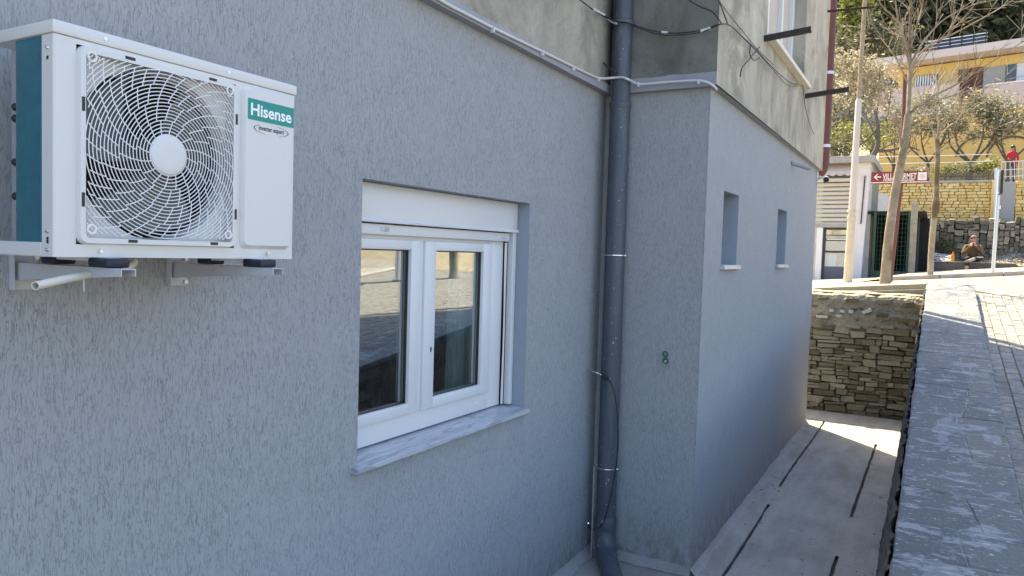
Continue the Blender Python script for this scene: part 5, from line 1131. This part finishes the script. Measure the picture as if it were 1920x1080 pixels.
yw = thing('yellow_stone_wall', tuple(ay(1780, 412, 31)), 'yellow painted stone garden wall above the rubble wall', 'wall')
M['yellow_stone'] = stone_mat('yellow_painted_stone', [(.66, .46, .17), (.72, .52, .20), (.76, .56, .24), (.80, .62, .31)], (.30, .19, .06), bscale=9, moss_amt=.3)
M['yellow_core'] = simple('yellow_wall_joint', (.44, .29, .11), .95, .3, 4, bump=.5)
M['ochre'] = simple('ochre_render', (.66, .42, .13), .9, .08, 1.2, bump=.3, bscale=20)
YS = stone_variants('yellow_stone', 8, 90); YY = 31.0
yx0, yx1 = xr(1630, 380, YY), xr(1857, 380, YY); yz0, yz1 = 1.36, zr(343, 1780, YY)
m = MB(); m.box(yx0, yx1, YY+.05, YY+.45, yz0, yz1); m.build('wall_core', M['yellow_core'], yw)
rr = random.Random(6); z = yz0
while z < yz1-.05:
    h = rr.uniform(.085, .125); x = yx0+rr.uniform(0, .1)
    while x < yx1-.04:
        w = min(rr.uniform(.16, .36), yx1-x); inst('stone', rr.choice(YS), yw, (x+w/2, YY+.04+rr.uniform(-.015, .02), z+h/2), (rr.uniform(-.1, .1), rr.uniform(-.06, .06), 0), (w/2*.98, .07, h/2*.98)); x += w
    z += h
m = MB(); m.box(yx0, yx1+.1, YY-.06, YY+.5, yz1, yz1+.07, .01); m.build('coping', M['kerb'], yw)
m = MB(); m.box(yx1, xr(1868, 380, YY), YY-.1, YY+.5, yz0, zr(339, 1862, YY), .015); m.build('pier', M['ochre'], yw)
gd = thing('grey_gate_panel', tuple(ay(1886, 415, YY)), 'plain grey metal gate panel in the yellow wall', 'gate')
m = MB(); gx0, gx1 = xr(1869, 380, YY), xr(1903, 380, YY); m.box(gx0, gx1, YY, YY+.05, 1.38, zr(341, 1886, YY), .008); m.build('leaf', simple('grey_gate_paint', (.28, .28, .27), .6, .06, 2), gd)
m = MB(); m.box(gx0+.08, gx0+.12, YY-.05, YY, 2.0, 2.12); m.build('handle', M['chrome'], gd)
yr = thing('yellow_stone_wall', tuple(ay(1915, 420, YY)), 'yellow stone wall continuing right of the grey gate panel', 'wall')
m = MB(); m.box(gx1+.01, 6.5, YY+.05, YY+.45, 1.2, zr(337, 1912, YY)); m.build('wall_core', M['yellow_core'], yr)
z = 1.2
while z < zr(337, 1912, YY)-.05:
    h = rr.uniform(.10, .17); x = gx1+.01
    while x < 3.6:
        w = rr.uniform(.15, .32); inst('stone', rr.choice(YS), yr, (x+w/2, YY+.04+rr.uniform(-.02, .02), z+h/2), (rr.uniform(-.1, .1), rr.uniform(-.1, .1), 0), (w/2*.98, .08, h/2*.98)); x += w
    z += h
# picket fence on the wall, metal rail on the right
gf = thing('picket_fence', tuple(ay(1810, 342, 31.25)), 'low dark picket fence on top of the yellow wall', 'fence')
fx0, fx1 = xr(1752, 330, 31.25), xr(1864, 330, 31.25); fz = yz1+.07; nP = 44; rr = random.Random(2)
for q in range(nP):
    x = fx0+(fx1-fx0)*(q+.5)/nP; h = rr.uniform(.24, .36); m = MB(); m.box(x-.014, x+.014, 31.2, 31.22, fz, fz+h); m.build('picket', M['bark_dark'], gf)
m = MB(); m.box(fx0, fx1, 31.225, 31.25, fz+.16, fz+.19); m.build('rail', M['bark_dark'], gf)
rl = thing('garden_railing', tuple(ay(1900, 335, 31.4)), 'pale metal railing above the yellow wall at the right edge', 'railing')
for py in (303, 318, 331): m = MB(); m.tube([ay(1876, py+1, 31.4), ay(1960, py-4, 31.4)], .014, 6); m.build('rail', M['galv'], rl)
for q in range(9): m = MB(); px = 1878+q*8; m.tube([ay(px, 336, 31.4), ay(px, 302, 31.4)], .010, 6); m.build('baluster', M['galv'], rl)
wr = thing('garden_wires', tuple(ay(1780, 297, 31.8)), 'two pale wires strung across the garden above the wall', 'wire')
for py in (292, 305): m = MB(); m.tube([ay(1640, py+2, 31.8), ay(1760, py, 31.8), ay(1860, py-3, 31.8)], .012, 5); m.build('wire', M['galv'], wr)

# ------------------------------------------------------------------ yellow house on the slope
HA = rad(13); HO = ay(1640, 120, 48)
HU = Vector((math.cos(HA), -math.sin(HA), 0)); HV = Vector((math.sin(HA), math.cos(HA), 0))
def hw(u, v, z): return tuple(Vector((HO.x, HO.y, 0))+HU*u+HV*v+Vector((0, 0, z)))
def hp(px, py, v=0.0):
    d = ray(px, py); n = HV; o = Vector((HO.x, HO.y, 0))+HV*v; t = o.dot(n)/d.dot(n); p = d*t; return ((p-o).dot(HU), p.z)
def hbox(m, u0, u1, v0, v1, z0, z1):
    xf = Matrix(((HU.x, HV.x, 0, HO.x), (HU.y, HV.y, 0, HO.y), (0, 0, 1, 0), (0, 0, 0, 1))); m.box(u0, u1, v0, v1, z0, z1, xf=xf); return m
yh = thing('yellow_house', hw(6, 3, 4.5), 'yellow house with flat pale roof slab, red door and pink balcony on the slope', 'house')
M['yellow'] = simple('yellow_render', (.74, .53, .19), .9, .08, .8, bump=.2, bscale=8); M['pink'] = simple('pink_render', (.54, .42, .36), .9, .1, 1.2); M['roof_edge'] = simple('pale_roof_edge', (.58, .49, .44), .85, .1, 1.0); M['red_door'] = simple('red_brown_door', (.16, .045, .025), .6, .2, 4)
u0 = hp(1686, 130, 1.3)[0]; zt = hp(1760, 110)[1]
m = MB(); hbox(m, u0, 17, 1.3, 9, 4.2, zt); m.build('wall', M['yellow'], yh)
zr0, zr1 = hp(1700, 116)[1], hp(1700, 102)[1]
m = MB(); hbox(m, hp(1636, 115)[0], 18, 0, 10, zr0, zr1); rf = m.build('roof', M['roof_edge'], yh)
ra, rb = hp(1738, 98, .6), hp(1850, 60, .6); m = MB(); hbox(m, ra[0], rb[0], .6, .63, zr1, zr1+.62); m.build('railing_panel', simple('dark_railing_panel', (.03, .035, .05), .6, .2, 3), rf)
for q in range(4): m = MB(); hbox(m, ra[0]-.1, rb[0]+.05, .55, .59, zr1+.1+.19*q, zr1+.135+.19*q); m.build('railing_bar', M['galv'], rf)
for q in range(6): m = MB(); uu = ra[0]+(rb[0]-ra[0])*q/5; hbox(m, uu-.025, uu+.025, .5, .545, zr1, zr1+.74); m.build('railing_post', M['black'], rf)
a, b = hp(1716, 144, 1.3), hp(1757, 171, 1.3); wn_ = sub('shuttered_window', yh, hw(a[0], 1.3, b[1]))
m = MB(); hbox(m, a[0], b[0], 1.2, 1.29, b[1], a[1]); m.build('shutter_back', M['dark_frame'], wn_)
for q in range(9): m = MB(); uu = a[0]+(b[0]-a[0])*(q+.5)/9; hbox(m, uu-.04, uu+.04, 1.16, 1.195, b[1]+.02, a[1]-.02); m.build('shutter_slat', M['white_pvc'], wn_)
a, b = hp(1798, 131, 1.3), hp(1842, 186, 1.3); m = MB(); hbox(m, a[0], b[0], 1.22, 1.29, b[1]-.3, a[1]); d_ = m.build('door', M['red_door'], yh)
for q in range(3): m = MB(); uu = a[0]+(b[0]-a[0])*(q+.5)/3; hbox(m, uu-.14, uu+.14, 1.19, 1.215, b[1]+.1, a[1]-.15); m.build('door_panel', simple('dark_red_panel', (.09, .03, .02), .6, .2, 4), d_)
a, b = hp(1843, 128, 1.3), hp(1884, 162, 1.3); m = MB(); hbox(m, a[0], b[0], 1.22, 1.29, b[1], a[1]); m.build('grey_door', simple('grey_door_paint', (.33, .33, .31), .7, .1, 2), yh)
a, b = hp(1888, 122, 1.3), hp(1906, 150, 1.3); m = MB(); hbox(m, a[0], b[0], 1.22, 1.29, b[1], a[1]); m.build('window', M['car_glass'], yh)
a, b = hp(1907, 120, 1.3), hp(1960, 155, 1.3); m = MB(); hbox(m, a[0], b[0]+1.0, 1.22, 1.29, b[1], a[1]); m.build('white_panel', M['white_steel'], yh)
a, b = hp(1846, 161, .2), hp(1846, 200, .2); bl = sub('balcony', yh, hw(a[0], .2, b[1]))
m = MB(); hbox(m, a[0], 17, .2, .35, b[1], a[1]); m.build('parapet', M['pink'], bl)
m = MB(); hbox(m, a[0], 17, .16, .40, a[1], a[1]+.07); m.build('parapet_coping', M['white_steel'], bl)
m = MB(); hbox(m, u0-.3, 17, .36, 1.29, b[1]-.15, b[1]); m.build('balcony_floor', M['roof_edge'], bl)
a, b = hp(1640, 172, .4), hp(1796, 205, .4); m = MB(); hbox(m, a[0], b[0], .4, .52, b[1], a[1]); m.build('left_parapet', M['pink'], bl)
m = MB(); hbox(m, a[0]+.3, 17, .75, 1.28, 4.2, b[1]-.16); m.build('ground_floor_wall', M['ochre'], yh)
for px in (1838, 1898):      # arch hoods on the ground floor wall
    a = hp(px, 256, .7); m = MB(); pts = [hw(a[0]+1.1*math.cos(t), .72, a[1]-1.0+1.0*math.sin(t)) for t in [math.pi*q/14 for q in range(15)]]; m.tube(pts, .05, 6); m.build('arch_trim', M['bark_dark'], yh, smooth=True)

# ------------------------------------------------------------------ people
def figure(parent, origin, joints, edges, mats, name='body', scale=1.0):
    """one continuous skinned surface over a jointed skeleton; each face takes the cloth of its nearest bone"""
    ks = list(joints); me = bpy.data.meshes.new(name); idx = {k_: i for i, k_ in enumerate(ks)}
    me.from_pydata([tuple(Vector(joints[k_][0])*scale) for k_ in ks], [(idx[a], idx[b]) for a, b, _ in edges], []); ob = bpy.data.objects.new('figure_tmp', me); scene.collection.objects.link(ob)
    sm = ob.modifiers.new('skin', 'SKIN'); sv = me.skin_vertices[0].data
    for k_ in ks: r = joints[k_][1]; r = r if isinstance(r, tuple) else (r, r); sv[idx[k_]].radius = (r[0]*scale, r[1]*scale); sv[idx[k_]].use_root = (k_ == 'pelvis')
    sm.use_smooth_shade = True; ss = ob.modifiers.new('sub', 'SUBSURF'); ss.levels = 2; ss.render_levels = 2
    dg = bpy.context.evaluated_depsgraph_get(); out = bpy.data.meshes.new_from_object(ob.evaluated_get(dg)); bpy.data.objects.remove(ob); out.name = name
    out.materials.clear(); names = []
    for _, _, mt in edges:
        if mt not in names: names.append(mt); out.materials.append(mats[mt])
    for p in out.polygons:
        best = None
        for a, b, mt in edges:
            A_, B_ = Vector(joints[a][0])*scale, Vector(joints[b][0])*scale; d = B_-A_; t = max(0, min(1, (p.center-A_).dot(d)/max(1e-9, d.dot(d)))); q = (p.center-(A_+d*t)).length
            if best is None or q < best[0]: best = (q, mt)
        p.material_index = names.index(best[1]); p.use_smooth = True
    o = bpy.data.objects.new(name, out); scene.collection.objects.link(o); o.location = origin; o.parent = parent; o.matrix_parent_inverse = Matrix.Translation(-WORLD[parent.name]); WORLD[o.name] = Vector((0, 0, 0)); return o
skin = simple('skin', (.42, .20, .13), .6, .1, 20); cloth = {'skin': skin, 'jacket': simple('tan_jacket', (.10, .066, .03), .85, .25, 14, bump=.5, bscale=30), 'trousers': simple('black_trousers', (.012, .013, .02), .85, .2, 14), 'sock': simple('grey_sock', (.30, .30, .29), .9), 'shoe': simple('brown_shoe', (.13, .08, .06), .7), 'shirt': simple('dark_shirt', (.02, .02, .03), .9)}
S0 = Vector((ay(1823, 490, LY+.1).x, LY+.16, ltop+.035))
ps = thing('person', tuple(S0), 'person in tan jacket and dark trousers seated on the ledge, hands at the mouth', 'person')
J = {'pelvis': ((0, 0, .10), (.155, .12)), 'waist': ((0, -.01, .25), (.15, .115)), 'chest': ((.0, -.05, .42), (.175, .12)), 'neck': ((0, -.08, .56), .055), 'jaw': ((0, -.12, .635), (.066, .075)), 'crown': ((0, -.10, .74), (.074, .088)),
     'shL': ((.19, -.05, .47), .075), 'elL': ((.27, -.20, .24), .058), 'wrL': ((.07, -.30, .48), .040), 'haL': ((.025, -.28, .55), (.035, .022)), 'shR': ((-.19, -.05, .47), .075), 'elR': ((-.27, -.20, .24), .058), 'wrR': ((-.08, -.30, .47), .040), 'haR': ((-.03, -.28, .545), (.035, .022)),
     'hipL': ((.10, -.04, .08), .10), 'knL': ((.23, -.40, .16), .075), 'shinL': ((.05, -.46, .10), .055), 'anL': ((-.12, -.46, .02), .045), 'toL': ((-.20, -.52, -.02), .038),
     'hipR': ((-.10, -.04, .08), .10), 'knR': ((-.13, -.40, .12), .075), 'shinR': ((-.14, -.38, -.12), .055), 'anR': ((-.15, -.36, -.30), .045), 'toR': ((-.16, -.50, -.335), (.045, .03)),
     'fL1': ((.0, -.265, .59), .012), 'fL2': ((.025, -.268, .605), .012), 'fR1': ((-.012, -.268, .588), .012), 'fR2': ((-.045, -.266, .60), .012)}
E_ = [('pelvis', 'waist', 'jacket'), ('waist', 'chest', 'jacket'), ('chest', 'neck', 'jacket'), ('neck', 'jaw', 'skin'), ('jaw', 'crown', 'skin'), ('chest', 'shL', 'jacket'), ('shL', 'elL', 'jacket'), ('elL', 'wrL', 'jacket'), ('wrL', 'haL', 'skin'), ('chest', 'shR', 'jacket'), ('shR', 'elR', 'jacket'), ('elR', 'wrR', 'jacket'), ('wrR', 'haR', 'skin'),
      ('pelvis', 'hipL', 'trousers'), ('hipL', 'knL', 'trousers'), ('knL', 'shinL', 'trousers'), ('shinL', 'anL', 'sock'), ('anL', 'toL', 'shoe'), ('pelvis', 'hipR', 'trousers'), ('hipR', 'knR', 'trousers'), ('knR', 'shinR', 'trousers'), ('shinR', 'anR', 'sock'), ('anR', 'toR', 'shoe'), ('haL', 'fL1', 'skin'), ('haL', 'fL2', 'skin'), ('haR', 'fR1', 'skin'), ('haR', 'fR2', 'skin')]
bdy = figure(ps, tuple(S0), J, E_, cloth)
def at0(o, p): return tuple(Vector(o)+Vector(p))
hair = simple('grey_brown_hair', (.16, .12, .09), .8, .3, 30)
m = MB(); m.ball(at0(S0, (0, -.075, .755)), .088, 14, 8, (1, 1.1, .85)); m.build('hair', hair, ps, smooth=True)
m = MB(); m.ball(at0(S0, (0, -.205, .69)), .016, 8, 6, (.8, 1, 1.3)); m.build('nose', skin, ps, smooth=True)
for s_ in (-1, 1):
    m = MB(); m.ball(at0(S0, (s_*.03, -.182, .715)), .009, 8, 6); m.build('eye', M['black'], ps, smooth=True)
    m = MB(); m.ball(at0(S0, (s_*.082, -.10, .69)), .022, 8, 6, (.4, .8, 1.2)); m.build('ear', skin, ps, smooth=True)
m = MB(); m.box(*[v for a in range(3) for v in ((at0(S0, (.10, -.50, .14))[a]), (at0(S0, (.26, -.47, .165))[a]))]); m.build('trouser_stripe', M['white_pvc'], ps)
m = MB(); m.ball(at0(S0, (0, -.285, .57)), .022, 8, 6, (1.4, .8, .8)); tag(m.build('snack', M['black'], smooth=True), 'small dark thing held to the mouth by the seated person', 'food')
# bottle and striped blanket on the ledge
bt_ = thing('bottle', (ay(1786, 492, LY+.1).x, LY+.1, ltop+.035), 'orange drink bottle standing on the ledge beside the person', 'bottle'); b0 = Vector((ay(1786, 492, LY+.1).x, LY+.1, ltop+.035))
m = MB(); m.tube([b0+Vector((0, 0, z)) for z in (0, .02, .17, .21, .255, .27)], [.045, .05, .05, .042, .022, .02], 14); m.build('body', simple('orange_juice', (.75, .27, .02), .3, .08, 8), bt_, smooth=True, angle=50)
m = MB(); m.tube([b0+Vector((0, 0, z)) for z in (.27, .31)], .024, 12); m.build('cap', simple('orange_cap', (.70, .22, .03), .4), bt_, smooth=True, angle=50)
def stripes():
    t = NT('striped_blanket'); w = t.n('TexWave', wave_type='BANDS', bands_direction='Z'); w.inputs['Scale'].default_value = 5.5; w.inputs['Distortion'].default_value = 7; w.inputs['Detail'].default_value = 1; t.l(t.co, w.inputs[0]); t.col(t.ramp(w.outputs['Fac'], [(.42, (.05, .05, .055)), (.55, (.5, .5, .5))])).rough(.9); return t.m
bx0, bx1 = xr(1724, 480, LY+.3), xr(1783, 480, LY+.3); m = MB()
m.grid(lambda u, v: (bx0+(bx1-bx0)*u, LY+.12+.5*v, ltop+.012+.30*math.sin(min(1, v*1.15)*math.pi*.52)*(1-.25*u*u)+.025*mnoise.noise(Vector((u*7, v*5, 0)))), 30, 14); m.grid(lambda u, v: (bx0+(bx1-bx0)*u, LY+.12, ltop+.0+.014*v), 30, 1); tag(m.build('blanket', stripes(), smooth=True, fixn=False), 'black and white zigzag blanket heaped on the ledge', 'blanket')
# woman in red on the upper terrace
wy = 40.0; wx = ay(1898, 300, wy).x; wz = terrain(wx, wy); S1 = Vector((wx, wy, wz))
wm = thing('person', tuple(S1), 'person in red top with long dark hair standing on the upper terrace', 'person'); hgt = ay(1898, 273, wy).z-wz; k_ = hgt/1.66
red = {'skin': skin, 'top': simple('red_top', (.55, .02, .035), .8, .1, 10), 'jeans': simple('dark_jeans', (.04, .045, .06), .9), 'shoe': cloth['shoe']}
J = {'pelvis': ((0, 0, .92), (.15, .11)), 'waist': ((0, 0, 1.06), (.125, .10)), 'chest': ((0, 0, 1.25), (.15, .11)), 'neck': ((0, 0, 1.42), .05), 'jaw': ((0, -.01, 1.49), (.06, .07)), 'crown': ((0, 0, 1.585), (.068, .082)), 'shL': ((.16, 0, 1.33), .06), 'elL': ((.21, .02, 1.08), .045), 'wrL': ((.20, -.08, .86), .034), 'haL': ((.20, -.10, .77), (.035, .02)), 'shR': ((-.16, 0, 1.33), .06), 'elR': ((-.21, .02, 1.08), .045), 'wrR': ((-.20, -.08, .86), .034), 'haR': ((-.20, -.10, .77), (.035, .02)),
     'hipL': ((.09, 0, .86), .095), 'knL': ((.09, -.02, .48), .065), 'anL': ((.09, .02, .09), .045), 'toL': ((.10, -.13, .035), (.04, .03)), 'hipR': ((-.09, 0, .86), .095), 'knR': ((-.09, -.02, .48), .065), 'anR': ((-.09, .02, .09), .045), 'toR': ((-.10, -.13, .035), (.04, .03))}
E_ = [('pelvis', 'waist', 'top'), ('waist', 'chest', 'top'), ('chest', 'neck', 'top'), ('neck', 'jaw', 'skin'), ('jaw', 'crown', 'skin')]
for s_ in 'LR': E_ += [('chest', 'sh'+s_, 'top'), ('sh'+s_, 'el'+s_, 'top'), ('el'+s_, 'wr'+s_, 'top'), ('wr'+s_, 'ha'+s_, 'skin'), ('pelvis', 'hip'+s_, 'jeans'), ('hip'+s_, 'kn'+s_, 'jeans'), ('kn'+s_, 'an'+s_, 'jeans'), ('an'+s_, 'to'+s_, 'shoe')]
figure(wm, tuple(S1), J, E_, red, scale=k_)
m = MB(); m.ball(S1+Vector((0, .015, 1.60))*k_, .09*k_, 12, 8, (1, 1.05, 1)); m.ball(S1+Vector((.02, .05, 1.44))*k_, .09*k_, 12, 8, (1.1, .6, 2.0)); m.build('hair', M['black'], wm, smooth=True)

# ------------------------------------------------------------------ across the pavement: what the window mirrors
def mirror(px, py, z_off=0.0, X=-2.466):
    d = ray(px, py); o = Vector((2*X, 0, 0)); d = Vector((-d.x, d.y, d.z)); t = (-1.95+z_off)/(d.z-.127*d.y); return o+d*t
q = mirror(745, 526); po = thing('kerb_post', tuple(q), 'grey steel post at the kerb across the pavement', 'post')
m = MB(); m.tube([q, q+Vector((0, 0, 2.6))], .04, 12); m.build('shaft', M['galv'], po, smooth=True, angle=40); m = MB(); m.tube([q, q+Vector((0, 0, .03))], .09, 12); m.build('base_plate', M['galv'], po)
q = mirror(850, 521); ta = thing('kerb_tree', tuple(q), 'leafless young tree at the kerb across the pavement', 'tree')
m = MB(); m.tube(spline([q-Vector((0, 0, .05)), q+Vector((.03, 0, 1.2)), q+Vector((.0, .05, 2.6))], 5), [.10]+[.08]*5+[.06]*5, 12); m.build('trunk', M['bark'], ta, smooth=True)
rng = random.Random(31)
for a in range(4): m = MB(); limb(rng, m, [q+Vector((0, .05, 2.5)), q+Vector((math.cos(a*1.6)*.5, math.sin(a*1.6)*.5, 3.3)), q+Vector((math.cos(a*1.6)*.8, math.sin(a*1.6)*.8, 4.2))], .05, .012, 2, .8, .7, 2.2, .005); m.build('limb', M['twig'], ta, smooth=True)
